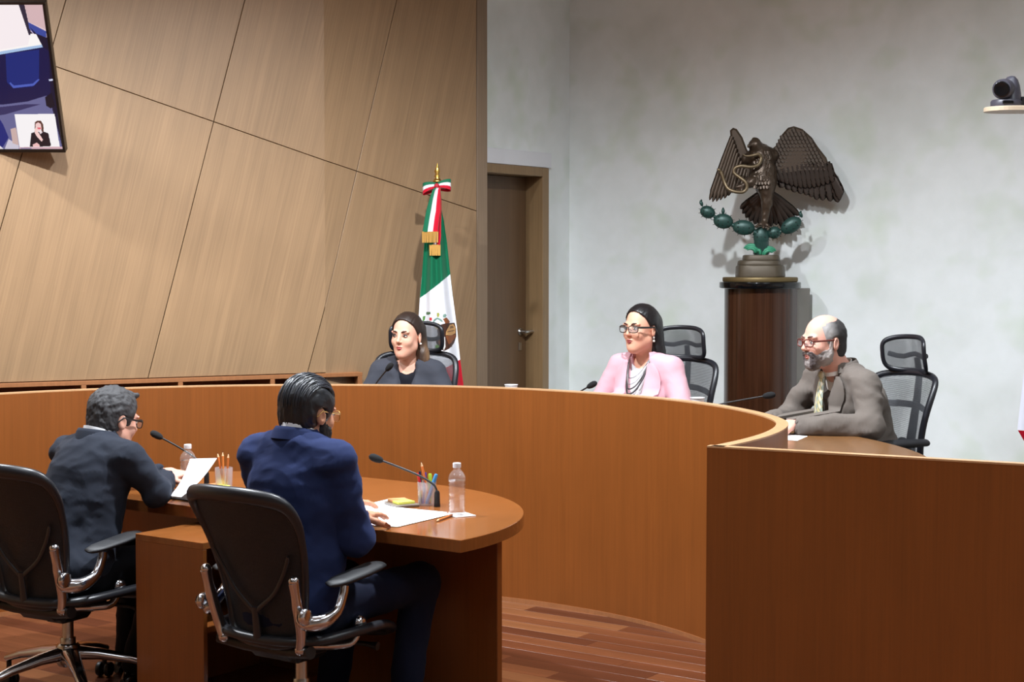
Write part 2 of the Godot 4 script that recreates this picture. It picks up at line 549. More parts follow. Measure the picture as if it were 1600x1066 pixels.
func screen_picture() -> ImageTexture:
	# the shown part is the last stretch of the wide picture; s maps zoom pixels (554x1066 crop) to the picture
	var W := 760
	var H := 430
	var im := Image.create(W, H, false, Image.FORMAT_RGB8)
	im.fill(Color8(226, 200, 208))
	im.fill_rect(Rect2i(0, 95, W, H - 95), Color8(20, 20, 50))
	# crop pixels: right edge of the picture runs from (298,20) to (425,1000); unskew so that it is upright
	var f := func(x: float, y: float) -> Vector2:
		var t := (y - 25.0) / 975.0
		var right := 290.0 + 135.0 * t
		return Vector2(W - (right - x) * (430.0 / 975.0) * (1.0 + 0.045 * t), t * H)
	var g := func(a: Array, c: Color) -> void:
		var o := []
		for q in a:
			o.append(f.call(q[0], q[1]))
		fill_poly(im, o, c)
	g.call([[-1400, 20], [150, 25], [215, 215], [280, 290], [20, 340], [-1400, 420]], Color8(250, 240, 243))
	g.call([[-1400, 20], [-420, 20], [-300, 420], [-1400, 420]], Color8(150, 132, 128))
	g.call([[140, 25], [175, 25], [215, 200], [240, 225], [205, 225]], Color8(40, 38, 60))
	g.call([[175, 25], [300, 25], [318, 190], [205, 140]], Color8(214, 182, 186))
	g.call([[200, 140], [312, 200], [314, 240], [235, 215], [205, 180]], Color8(56, 74, 156))
	g.call([[210, 170], [250, 215], [310, 240], [345, 640], [300, 650], [290, 300]], Color8(22, 20, 46))
	# folding seat
	g.call([[-1400, 400], [15, 345], [290, 300], [330, 330], [345, 640], [200, 670], [60, 690], [-1400, 800]], Color8(18, 22, 70))
	g.call([[60, 350], [270, 320], [270, 530], [230, 570], [110, 580], [70, 540]], Color8(24, 42, 118))
	g.call([[85, 545], [110, 580], [240, 562], [275, 520], [262, 520], [232, 548], [115, 562], [92, 540]], Color8(78, 98, 190))
	g.call([[10, 330], [285, 285], [292, 305], [20, 355]], Color8(168, 196, 232))
	g.call([[20, 322], [200, 290], [215, 215], [250, 218], [285, 288], [18, 335]], Color8(255, 250, 248))
	# floor in front
	g.call([[-1400, 800], [60, 690], [200, 670], [318, 630], [350, 700], [425, 1005], [-1400, 1005]], Color8(104, 104, 150))
	g.call([[-1400, 860], [-60, 720], [180, 690], [280, 690], [60, 760], [-1400, 980]], Color8(52, 50, 96))
	g.call([[310, 640], [350, 610], [372, 700], [345, 718], [318, 700]], Color8(14, 14, 34))
	g.call([[330, 520], [358, 516], [360, 528], [334, 532]], Color8(220, 224, 250))
	g.call([[-1400, 860], [-200, 740], [10, 760], [50, 830], [85, 920], [40, 1005], [-1400, 1005]], Color8(28, 40, 118))
	g.call([[0, 950], [40, 985], [60, 1005], [-60, 1005]], Color8(232, 226, 232))
	g.call([[85, 930], [150, 975], [150, 1005], [60, 1005]], Color8(206, 200, 216))
	g.call([[95, 860], [130, 850], [150, 975], [110, 960]], Color8(204, 176, 172))
	# inset with the interpreter
	g.call([[120, 758], [370, 755], [405, 985], [155, 990]], Color8(250, 246, 248))
	g.call([[150, 988], [425, 984], [427, 1003], [155, 1005]], Color8(214, 176, 186))
	g.call([[218, 985], [226, 890], [250, 880], [300, 878], [332, 890], [350, 975], [340, 982]], Color8(28, 22, 34))
	g.call([[247, 815], [262, 802], [285, 804], [300, 830], [303, 878], [292, 880], [285, 850], [252, 850], [247, 880]], Color8(92, 58, 52))
	g.call([[252, 825], [268, 814], [286, 826], [290, 856], [278, 876], [262, 870], [252, 850]], Color8(244, 206, 204))
	g.call([[262, 850], [286, 850], [284, 862], [268, 862]], Color8(226, 96, 112))
	g.call([[247, 860], [258, 850], [268, 880], [300, 935], [292, 950], [262, 915], [248, 890]], Color8(248, 210, 206))
	g.call([[235, 970], [262, 955], [282, 975], [278, 984], [238, 985]], Color8(240, 190, 190))
	g.call([[274, 880], [292, 876], [296, 884], [284, 898]], Color8(240, 226, 230))
	g.call([[160, 992], [228, 990], [229, 1001], [162, 1003]], Color8(150, 132, 160))
	return ImageTexture.create_from_image(im)

# ---------------------------------------------------------------- chairs
func mesh_cloth(c: Color, alpha: float, wide := 4) -> StandardMaterial3D:
	# woven net: a fine grid of threads with holes
	var n := 32
	var im := Image.create(n, n, false, Image.FORMAT_RGBA8)
	for y in n:
		for x in n:
			var thread := (x % 8) < wide or (y % 8) < wide
			im.set_pixel(x, y, Color(c.r, c.g, c.b, 1.0 if thread else alpha))
	var m := mat(Color(1, 1, 1), 0.6)
	m.albedo_texture = ImageTexture.create_from_image(im)
	m.transparency = BaseMaterial3D.TRANSPARENCY_ALPHA
	m.uv1_scale = Vector3(30, 30, 1)
	return m

func star_base(t: Node3D, m: Material, hub_y: float, seat_y: float, spin: float, fine: bool) -> void:
	var mb := Mb.new()
	mb.lathe([[0.036, hub_y - 0.09], [0.05, hub_y - 0.07], [0.046, hub_y - 0.01], [0.036, hub_y]], 20)
	put(mb, "hub", m, t)
	mb = Mb.new()
	mb.lathe([[0.03, hub_y], [0.03, hub_y + 0.02], [0.022, hub_y + 0.022], [0.022, seat_y]], 16)
	put(mb, "gas_column", M.steel if fine else M.black, t)
	for k in 5:
		var w := spin + TAU * k / 5.0
		var d := Vector3(sin(w), 0, cos(w))
		mb = Mb.new()
		mb.tube([d * 0.03 + Vector3(0, hub_y - 0.04, 0), d * 0.12 + Vector3(0, hub_y - 0.048, 0), d * 0.24 + Vector3(0, hub_y - 0.072, 0), d * 0.325 + Vector3(0, hub_y - 0.098, 0), d * 0.335 + Vector3(0, hub_y - 0.104, 0)], [0.04, 0.031, 0.024, 0.02, 0.012], 10, false, 0.75, Vector3.UP)
		var sp := put(mb, "spoke", m, t)
		mb = Mb.new()
		var cc := d * 0.32
		var side := Vector3(d.z, 0, -d.x)
		for s in [-1.0, 1.0]:
			mb.lathe([[0.004, -0.011], [0.027, -0.011], [0.03, -0.006], [0.03, 0.006], [0.027, 0.011], [0.004, 0.011]], 14, Transform3D(Basis(d, side, d.cross(side)), cc + Vector3(0, 0.03, 0) + side * s * 0.019))
		mb.tube([cc + Vector3(0, 0.03, 0) - side * 0.008, cc + Vector3(0, 0.03, 0) + side * 0.008], 0.012, 8)
		mb.tube([cc + Vector3(0, 0.03, 0), cc + Vector3(0, hub_y - 0.11, 0)], 0.01, 8)
		put(mb, "caster", M.black, sp)

func outline(pts: Array, per := 6) -> Array:
	var v := []
	for p in pts:
		v.append(Vector3(p[0], p[1], 0))
	return spline(v, per, true)

# fills a closed loop (seen along z) with a net surface
func web(mb: Mb, loop: Array, bend: Callable, n := 14) -> void:
	var lo := Vector2(9, 9)
	var hi := Vector2(-9, -9)
	for p in loop:
		lo = lo.min(Vector2(p.x, p.y)); hi = hi.max(Vector2(p.x, p.y))
	var rows := []
	for i in n + 1:
		var y := lerpf(lo.y + 0.004, hi.y - 0.004, float(i) / n)
		var xl := 9.0
		var xr := -9.0
		for k in loop.size():
			var a: Vector3 = loop[k]
			var b: Vector3 = loop[(k + 1) % loop.size()]
			if (a.y <= y) != (b.y <= y):
				var x := a.x + (b.x - a.x) * (y - a.y) / (b.y - a.y)
				xl = minf(xl, x); xr = maxf(xr, x)
		if xl > xr:
			continue
		var r := []
		for j in 13:
			r.append(bend.call(Vector3(lerpf(xl, xr, j / 12.0), y, 0)))
		rows.append(r)
	mb.sheet(rows, 0.0025, Vector3(0, 0, 1))

func task_chair(at: Vector3, dir: Vector3, spin: float, label: String) -> Node3D:
	var t := thing("task_chair", label, "chair", at, atan2(-dir.x, -dir.z), "black mesh task chairs at the hearing table")
	var frame := mat(Color8(30, 31, 36), 0.35)
	var net := mesh_cloth(Color8(26, 27, 31), 0.7)
	# back: y up the back, leaning; sides curve forward
	var bend := func(p: Vector3) -> Vector3:
		var s := (p.y - 0.4)
		var z := 0.20 + s * 0.36 - 0.10 * sin(clampf(s / 0.54, 0, 1) * PI) * 0.45
		return Vector3(p.x, p.y, z - 0.085 * (p.x / 0.26) * (p.x / 0.26))
	var loop := outline([[0.0, 0.405], [0.1, 0.408], [0.15, 0.43], [0.168, 0.5], [0.185, 0.6], [0.21, 0.74], [0.222, 0.84], [0.2, 0.905], [0.12, 0.93], [0.0, 0.936], [-0.12, 0.93], [-0.2, 0.905], [-0.222, 0.84], [-0.21, 0.74], [-0.185, 0.6], [-0.168, 0.5], [-0.15, 0.43], [-0.1, 0.408]], 5)
	var bent := []
	var rad := []
	for p in loop:
		bent.append(bend.call(p))
		rad.append(0.015 + 0.012 * clampf((p.y - 0.78) / 0.14, 0, 1) + 0.008 * clampf((0.46 - p.y) / 0.05, 0, 1))
	var mb := Mb.new()
	mb.tube(bent, rad, 10, true, 0.75, Vector3(0, 0, 1))
	put(mb, "back_frame", frame, t)
	mb = Mb.new()
	web(mb, loop, bend, 18)
	put(mb, "back_mesh", net, t)
	mb = Mb.new()
	var off := Vector3(0, 0, 0.02)
	for s in [-1.0, 1.0]:
		var pth := []
		for q in [[0.17, 0.72], [0.14, 0.66], [0.09, 0.585], [0.03, 0.535], [0.004, 0.515]]:
			pth.append(bend.call(Vector3(q[0] * s, q[1], 0)) + off)
		mb.tube(spline(pth, 3), [0.006, 0.009], 8, false, 0.5, Vector3(0, 0, 1))
	mb.tube([bend.call(Vector3(0, 0.53, 0)) + off, bend.call(Vector3(0, 0.47, 0)) + off, bend.call(Vector3(0, 0.415, 0)) + off], [0.014, 0.017, 0.02], 8, false, 0.5, Vector3(0, 0, 1))
	put(mb, "lumbar_support", frame, t)
	# polished uprights, arm brackets and arm pads
	for s in [-1.0, 1.0]:
		mb = Mb.new()
		var u := [Vector3(0.2 * s, 0.64, 0.262), Vector3(0.198 * s, 0.56, 0.243), Vector3(0.19 * s, 0.46, 0.213), Vector3(0.175 * s, 0.4, 0.2)]
		mb.tube(spline(u, 4), [0.017, 0.016, 0.015, 0.015, 0.017], 12, false, 1.35, Vector3(0, 0, 1))
		mb.ball(u[0] + Vector3(0, 0.004, 0), Vector3(0.018, 0.018, 0.02))
		mb.ball(u[3], Vector3(0.022, 0.022, 0.024))
		put(mb, "upright", M.chrome, t)
		mb = Mb.new()
		var br := [Vector3(0.2 * s, 0.515, 0.235), Vector3(0.225 * s, 0.5, 0.225), Vector3(0.255 * s, 0.5, 0.18), Vector3(0.265 * s, 0.525, 0.12), Vector3(0.262 * s, 0.575, 0.085), Vector3(0.26 * s, 0.605, 0.075)]
		mb.tube(spline(br, 4), [0.018, 0.021, 0.024, 0.027, 0.027, 0.028, 0.028, 0.028, 0.027, 0.026, 0.024, 0.022, 0.021, 0.02], 12, false, 0.75, Vector3(1, 0, 0))
		var bk := put(mb, "arm_bracket", M.chrome, t)
		mb = Mb.new()
		mb.lathe([[0.006, -0.012], [0.026, -0.012], [0.03, 0.0], [0.026, 0.012], [0.006, 0.012]], 16, Transform3D(Basis(Vector3(0, 0, 1), PI / 2), Vector3(0.232 * s, 0.525, 0.245)))
		put(mb, "knob", M.chrome, bk)
		mb = Mb.new()
		var pad := []
		for q in [[0.15, 0.653, 0.006], [0.14, 0.657, 0.03], [0.1, 0.662, 0.043], [0.0, 0.672, 0.047], [-0.08, 0.682, 0.044], [-0.115, 0.684, 0.032], [-0.124, 0.682, 0.006]]:
			pad.append([Vector3(0.26 * s, q[1] - 0.037, q[0]), q[2]])
		var pp := []
		var pr := []
		for q in pad:
			pp.append(q[0]); pr.append(q[1])
		mb.tube(pp, pr, 14, false, 0.36, Vector3.UP)
		put(mb, "arm_pad", M.black_soft, t)
	# seat
	var sl := outline([[0.0, -0.26], [0.18, -0.25], [0.25, -0.17], [0.255, 0.0], [0.235, 0.14], [0.16, 0.2], [0.0, 0.21], [-0.16, 0.2], [-0.235, 0.14], [-0.255, 0.0], [-0.25, -0.17], [-0.18, -0.25]], 5)
	var sb := func(p: Vector3) -> Vector3:
		var drop := -0.05 * pow(clampf((-p.y - 0.1) / 0.16, 0, 1), 2.0)
		return Vector3(p.x, 0.425 + drop - 0.02 * (1.0 - pow(p.x / 0.26, 2.0)), p.y)
	var sp := []
	for p in sl:
		sp.append(sb.call(p) + Vector3(0, 0.01, 0))
	mb = Mb.new()
	mb.tube(sp, 0.022, 10, true, 0.8, Vector3.UP)
	put(mb, "seat_frame", frame, t)
	mb = Mb.new()
	var rows := []
	for i in 15:
		var z := lerpf(-0.255, 0.205, i / 14.0)
		var hw := 0.25 * sqrt(clampf(1.0 - pow(absf((z + 0.02) / 0.245), 4.0), 0.02, 1.0))
		var r := []
		for j in 11:
			r.append(sb.call(Vector3(lerpf(-hw, hw, j / 10.0), z, 0)))
		rows.append(r)
	mb.sheet(rows, 0.004, Vector3.UP)
	put(mb, "seat_mesh", net, t)
	# tilt mechanism with polished side links and control levers
	mb = Mb.new()
	mb.box(Vector3(0, 0.365, 0.02), Vector3(0.2, 0.06, 0.3), Basis.IDENTITY, 0.02)
	mb.box(Vector3(0, 0.33, 0.0), Vector3(0.12, 0.05, 0.17), Basis.IDENTITY, 0.02)
	mb.tube([Vector3(-0.21, 0.392, 0.19), Vector3(-0.1, 0.375, 0.17), Vector3(0.1, 0.375, 0.17), Vector3(0.21, 0.392, 0.19)], 0.022, 10)
	put(mb, "tilt_mechanism", M.black, t)
	for s in [-1.0, 1.0]:
		mb = Mb.new()
		mb.tube(spline([Vector3(0.1 * s, 0.375, 0.06), Vector3(0.17 * s, 0.378, 0.02), Vector3(0.205 * s, 0.385, -0.03), Vector3(0.215 * s, 0.44, -0.06)], 4), [0.018, 0.016, 0.015, 0.016], 10)
		mb.ball(Vector3(0.215 * s, 0.445, -0.06), Vector3(0.022, 0.03, 0.03))
		put(mb, "side_link", M.chrome, t)
		mb = Mb.new()
		mb.tube([Vector3(0.05 * s, 0.36, -0.1), Vector3(0.2 * s, 0.355, -0.13), Vector3(0.235 * s, 0.352, -0.135)], [0.009, 0.009, 0.016], 8)
		put(mb, "lever", M.black, t)
	star_base(t, M.chrome, 0.215, 0.34, spin, true)
	return t

func judge_chair(at: Vector3, dir: Vector3, label: String) -> Node3D:
	var t := thing("mesh_office_chair", label, "chair", at, atan2(-dir.x, -dir.z), "black high-backed mesh chairs behind the bench")
	var frame := mat(Color8(24, 25, 31), 0.35)
	var net := mesh_cloth(Color8(70, 72, 76), 0.05, 2)
	var bend := func(p: Vector3) -> Vector3:
		var s := p.y - 0.5
		return Vector3(p.x, p.y, 0.22 + s * 0.14 - 0.05 * sin(clampf(s / 0.5, 0, 1) * PI) - 0.06 * pow(p.x / 0.23, 2.0))
	var loop := outline([[0, 0.5], [0.14, 0.505], [0.19, 0.55], [0.205, 0.68], [0.222, 0.82], [0.228, 0.93], [0.2, 0.985], [0.1, 1.005], [0, 1.01], [-0.1, 1.005], [-0.2, 0.985], [-0.228, 0.93], [-0.222, 0.82], [-0.205, 0.68], [-0.19, 0.55], [-0.14, 0.505]], 5)
	var bent := []
	for p in loop:
		bent.append(bend.call(p))
	var mb := Mb.new()
	mb.tube(bent, 0.017, 10, true, 0.8, Vector3(0, 0, 1))
	put(mb, "back_frame", frame, t)
	mb = Mb.new()
	web(mb, loop, bend, 16)
	put(mb, "back_mesh", net, t)
	for q in [[0.865, 0.016], [0.64, 0.016]]:
		mb = Mb.new()
		var pth := []
		for k in 9:
			var x := lerpf(-0.215, 0.215, k / 8.0)
			pth.append(bend.call(Vector3(x, q[0] - 0.035 * pow(absf(x) / 0.215, 3.0), 0)) + Vector3(0, 0, 0.012))
		mb.tube(pth, q[1], 8, false, 0.6, Vector3(0, 0, 1))
		put(mb, "cross_bar", frame, t)
	mb = Mb.new()
	var c: Vector3 = bend.call(Vector3(0, 0.645, 0))
	mb.lathe([[0.01, -0.012], [0.06, -0.012], [0.066, 0.0], [0.06, 0.012], [0.01, 0.016]], 20, Transform3D(Basis(Vector3.RIGHT, PI / 2), c + Vector3(0, 0, 0.02)))
	put(mb, "lumbar_disc", frame, t)
	mb = Mb.new()
	mb.tube([Vector3(0, 0.4, 0.22), Vector3(0, 0.5, 0.26), Vector3(0, 0.7, 0.27), Vector3(0, 0.9, 0.305), Vector3(0, 1.0, 0.315), Vector3(0, 1.08, 0.3)], [0.03, 0.028, 0.022, 0.018, 0.016, 0.014], 10)
	put(mb, "spine", frame, t)
	# headrest
	var hb := func(p: Vector3) -> Vector3:
		return Vector3(p.x, p.y, 0.275 + 0.25 * pow(p.y - 1.09, 2.0) * 4.0 - 0.055 * pow(p.x / 0.145, 2.0) + (1.09 - p.y) * 0.15)
	var hl := outline([[0, 1.02], [0.1, 1.02], [0.142, 1.04], [0.148, 1.1], [0.14, 1.15], [0.09, 1.172], [0, 1.178], [-0.09, 1.172], [-0.14, 1.15], [-0.148, 1.1], [-0.142, 1.04], [-0.1, 1.02]], 5)
	var hp := []
	for p in hl:
		hp.append(hb.call(p))
	mb = Mb.new()
	mb.tube(hp, 0.012, 10, true, 0.7, Vector3(0, 0, 1))
	var hr := put(mb, "headrest", frame, t)
	mb = Mb.new()
	web(mb, hl, hb, 8)
	put(mb, "headrest_mesh", net, hr)
	mb = Mb.new()
	var hbar := []
	for k in 9:
		var x := lerpf(-0.135, 0.135, k / 8.0)
		hbar.append(hb.call(Vector3(x, 1.09 + 0.008 * cos(x * 40.0), 0)) + Vector3(0, 0, 0.014))
	mb.tube(hbar, 0.012, 8, false, 0.7, Vector3(0, 0, 1))
	put(mb, "headrest_bar", frame, hr)
	# arms
	for s in [-1.0, 1.0]:
		mb = Mb.new()
		mb.tube(spline([Vector3(0.16 * s, 0.4, 0.05), Vector3(0.25 * s, 0.42, 0.05), Vector3(0.272 * s, 0.5, 0.04), Vector3(0.27 * s, 0.69, 0.02)], 4), 0.02, 10)
		put(mb, "arm_post", frame, t)
		mb = Mb.new()
		mb.tube([Vector3(0.27 * s, 0.715, 0.14), Vector3(0.27 * s, 0.716, 0.125), Vector3(0.268 * s, 0.716, 0.05), Vector3(0.264 * s, 0.716, -0.06), Vector3(0.26 * s, 0.714, -0.12), Vector3(0.26 * s, 0.712, -0.13)], [0.012, 0.034, 0.04, 0.042, 0.034, 0.01], 12, false, 0.5, Vector3.UP)
		put(mb, "arm_pad", M.black_soft, t)
	mb = Mb.new()
	var st := []
	for i in 9:
		var z := lerpf(-0.25, 0.22, i / 8.0)
		var hw := 0.245 * sqrt(clampf(1.0 - pow(absf(z / 0.27), 4.0), 0.05, 1.0))
		var ring := []
		for k in 16:
			var w := TAU * k / 16.0
			ring.append(Vector3(cos(w) * hw, 0.42 + sin(w) * 0.035 - 0.02 * pow(clampf(-z / 0.25, 0, 1), 2.0), z))
		st.append(ring)
	mb.skin(st, true, true)
	put(mb, "seat", M.black_soft, t)
	mb = Mb.new()
	mb.box(Vector3(0, 0.36, 0.05), Vector3(0.2, 0.05, 0.28), Basis.IDENTITY, 0.015)
	put(mb, "tilt_mechanism", M.black, t)
	star_base(t, M.black, 0.16, 0.36, 0.3, false)
	return t

var seat_spots := {}
func chairs() -> void:
	task_chair(on_table(0.60, -0.20), (VX + UX * -0.02).normalized(), 0.55, "black mesh task chair of the man in the navy suit")
	task_chair(on_table(-0.56, -0.27), (VX + UX * -0.10).normalized(), 0.95, "black mesh task chair of the man in the charcoal suit")
	for j in [["left", 85.0, 0.75, "black mesh chair with headrest in front of the standing flag"], ["mid", 54.0, 0.74, "black mesh chair with headrest of the woman in pink"], ["right", 26.0, 0.82, "black mesh chair with headrest of the man in grey"]]:
		var th := deg_to_rad(j[1])
		var p := arc_at(th, j[2], DAIS)
		var d := RING - p
		d.y = 0
		judge_chair(p, d.normalized(), j[3])

# ---------------------------------------------------------------- people
func hand(mb: Mb, wrist: Vector3, fwd: Vector3, back: Vector3, side: float, curl: float, c: Color) -> void:
	# local z along the fingers, y out of the back of the hand, x towards the thumb (times side)
	var z := fwd.normalized()
	var x := back.cross(z).normalized()
	var y := z.cross(x)
	var F := Field.new(Vector3(-0.08, -0.11, -0.03), Vector3(0.09, 0.04, 0.2), 0.004)
	F.ell(Vector3(0, 0, 0.05), Vector3(0.038, 0.015, 0.05), 0.01)
	F.cap(Vector3(0, 0, -0.02), Vector3(0, 0, 0.03), 0.025, 0.026, 0.015)
	var xs := [0.029, 0.0095, -0.0105, -0.029]
	var ln := [0.072, 0.08, 0.074, 0.058]
	for i in 4:
		var p := Vector3(xs[i] * side, 0.0, 0.084 - 0.006 * absf(i - 1))
		var a := curl * 0.45
		var sp_ := (1.5 - i) * 0.05 * side
		for k in 3:
			var l: float = ln[i] * [0.45, 0.32, 0.23][k]
			var q := p + Vector3(sin(sp_), -sin(a), cos(a)).normalized() * l
			F.cap(p, q, 0.0092 - 0.0009 * k, 0.0085 - 0.0009 * k, 0.004)
			p = q
			a += curl * (0.6 + 0.1 * i)
	var p := Vector3(0.026 * side, -0.004, 0.02)
	for k in 3:
		var d := [Vector3(0.75 * side, -0.35, 0.6), Vector3(0.45 * side, -0.4, 0.85), Vector3(0.15 * side, -0.45, 0.95)]
		var q: Vector3 = p + d[k].normalized() * [0.042, 0.034, 0.026][k]
		F.cap(p, q, 0.013 - 0.0015 * k, 0.0115 - 0.0015 * k, 0.006)
		p = q
	mb.col = c
	F.build(mb, Transform3D(Basis(x, y, z), wrist))

func head_field(S: Dictionary) -> Field:
	var w: float = S.get("face_w", 1.0)
	var F := Field.new(Vector3(-0.105, -0.22, -0.135), Vector3(0.105, 0.14, 0.125), 0.0045)
	F.ell(Vector3(0, 0.034, 0.012), Vector3(0.074 * w, 0.086, 0.095), 0.02)
	F.ell(Vector3(0, -0.03, -0.026), Vector3(0.06 * w, 0.085, 0.066), 0.03)
	F.cap(Vector3(-0.048 * w, -0.06, -0.005), Vector3(0, -0.094, -0.055), 0.017, 0.019, 0.04)
	F.cap(Vector3(0.048 * w, -0.06, -0.005), Vector3(0, -0.094, -0.055), 0.017, 0.019, 0.04)
	F.ell(Vector3(0, -0.1, -0.062), Vector3(0.022, 0.018, 0.022), 0.015)
	for s in [-1.0, 1.0]:
		F.ell(Vector3(0.036 * s * w, -0.028, -0.06), Vector3(0.024, 0.024, 0.022), 0.02)
		F.ell(Vector3(0.03 * s, 0.024, -0.078), Vector3(0.024, 0.009, 0.012), 0.012)
		F.ell(Vector3(0.031 * s, 0.003, -0.102), Vector3(0.019, 0.012, 0.018), 0.01, Basis.IDENTITY, true)
	var ns: float = S.get("nose", 1.0)
	F.cap(Vector3(0, 0.014, -0.086), Vector3(0, -0.024, -0.1 - 0.006 * ns), 0.0075, 0.0105 * ns, 0.012)
	F.ell(Vector3(0, -0.026, -0.101 - 0.005 * ns), Vector3(0.0105, 0.0085, 0.0105) * ns, 0.008)
	for s in [-1.0, 1.0]:
		F.ell(Vector3(0.011 * s, -0.031, -0.097), Vector3(0.0068, 0.006, 0.0085) * ns, 0.005)
	F.ell(Vector3(0, -0.056, -0.087), Vector3(0.021, 0.0045, 0.0095), 0.005)
	F.ell(Vector3(0, -0.0665, -0.085), Vector3(0.0185, 0.0055, 0.0095), 0.005)
	F.cap(Vector3(-0.02, -0.0612, -0.099), Vector3(0.02, -0.0612, -0.099), 0.0025, 0.0025, 0.003, true)
	for s in [-1.0, 1.0]:
		var b := Basis(Vector3.UP, -0.35 * s) * Basis(Vector3.RIGHT, 0.2)
		F.ell(Vector3(0.077 * s * w, -0.008, 0.014), Vector3(0.008, 0.031, 0.019), 0.006, b)
		F.ell(Vector3(0.086 * s * w, -0.005, 0.011), Vector3(0.006, 0.019, 0.01), 0.004, b, true)
	# neck
	var nb: Vector3 = S.neck_in_head
	F.cap(Vector3(0, -0.05, 0.022), nb, 0.052 * S.get("neck_w", 1.0), 0.056 * S.get("neck_w", 1.0), 0.03)
	return F

func jacket_like(F: Field, S: Dictionary, grow: float, sleeves: bool) -> void:
	var bk: float = S.bulk
	var spn: Vector3 = S.neck - S.hip
	var up := spn.normalized()
	var B := Basis(Vector3.RIGHT, up, Vector3.RIGHT.cross(up))
	var g := Vector3.ONE * grow
	F.ell(S.hip + spn * 0.66 + B.z * -0.012, Vector3(0.158 * bk, 0.19, 0.112 * S.deep) + g, 0.05, B)
	F.ell(S.hip + spn * 0.3 + B.z * -0.022, Vector3(0.155 * bk, 0.17, 0.122 * S.deep) + g, 0.06, B)
	F.ell(S.hip + up * 0.03, Vector3(0.175 * bk, 0.12, 0.14) + g, 0.05)
	if S.has("bust"):
		for s in [-1.0, 1.0]:
			F.ell(S.hip + spn * 0.63 + Vector3(0.068 * s, 0, 0) + B.z * -0.09, Vector3(0.062, 0.06, 0.045) + g, 0.05, B)
	for s in [-1.0, 1.0]:
		var sh: Vector3 = S.neck + Vector3(S.sh * s, -0.062, 0.0) + S.get("sh_off", Vector3.ZERO)
		F.cap(S.neck + Vector3(0.03 * s, -0.03, 0.008), sh, 0.055 + grow, 0.046 + grow, 0.05)
		if sleeves:
			var arm: Array = S.r if s > 0 else S.l
			F.cap(sh, arm[0], 0.054 + grow, 0.046 + grow, 0.035)
			F.cap(arm[0], arm[1], 0.046 + grow, 0.034 + grow, 0.02)

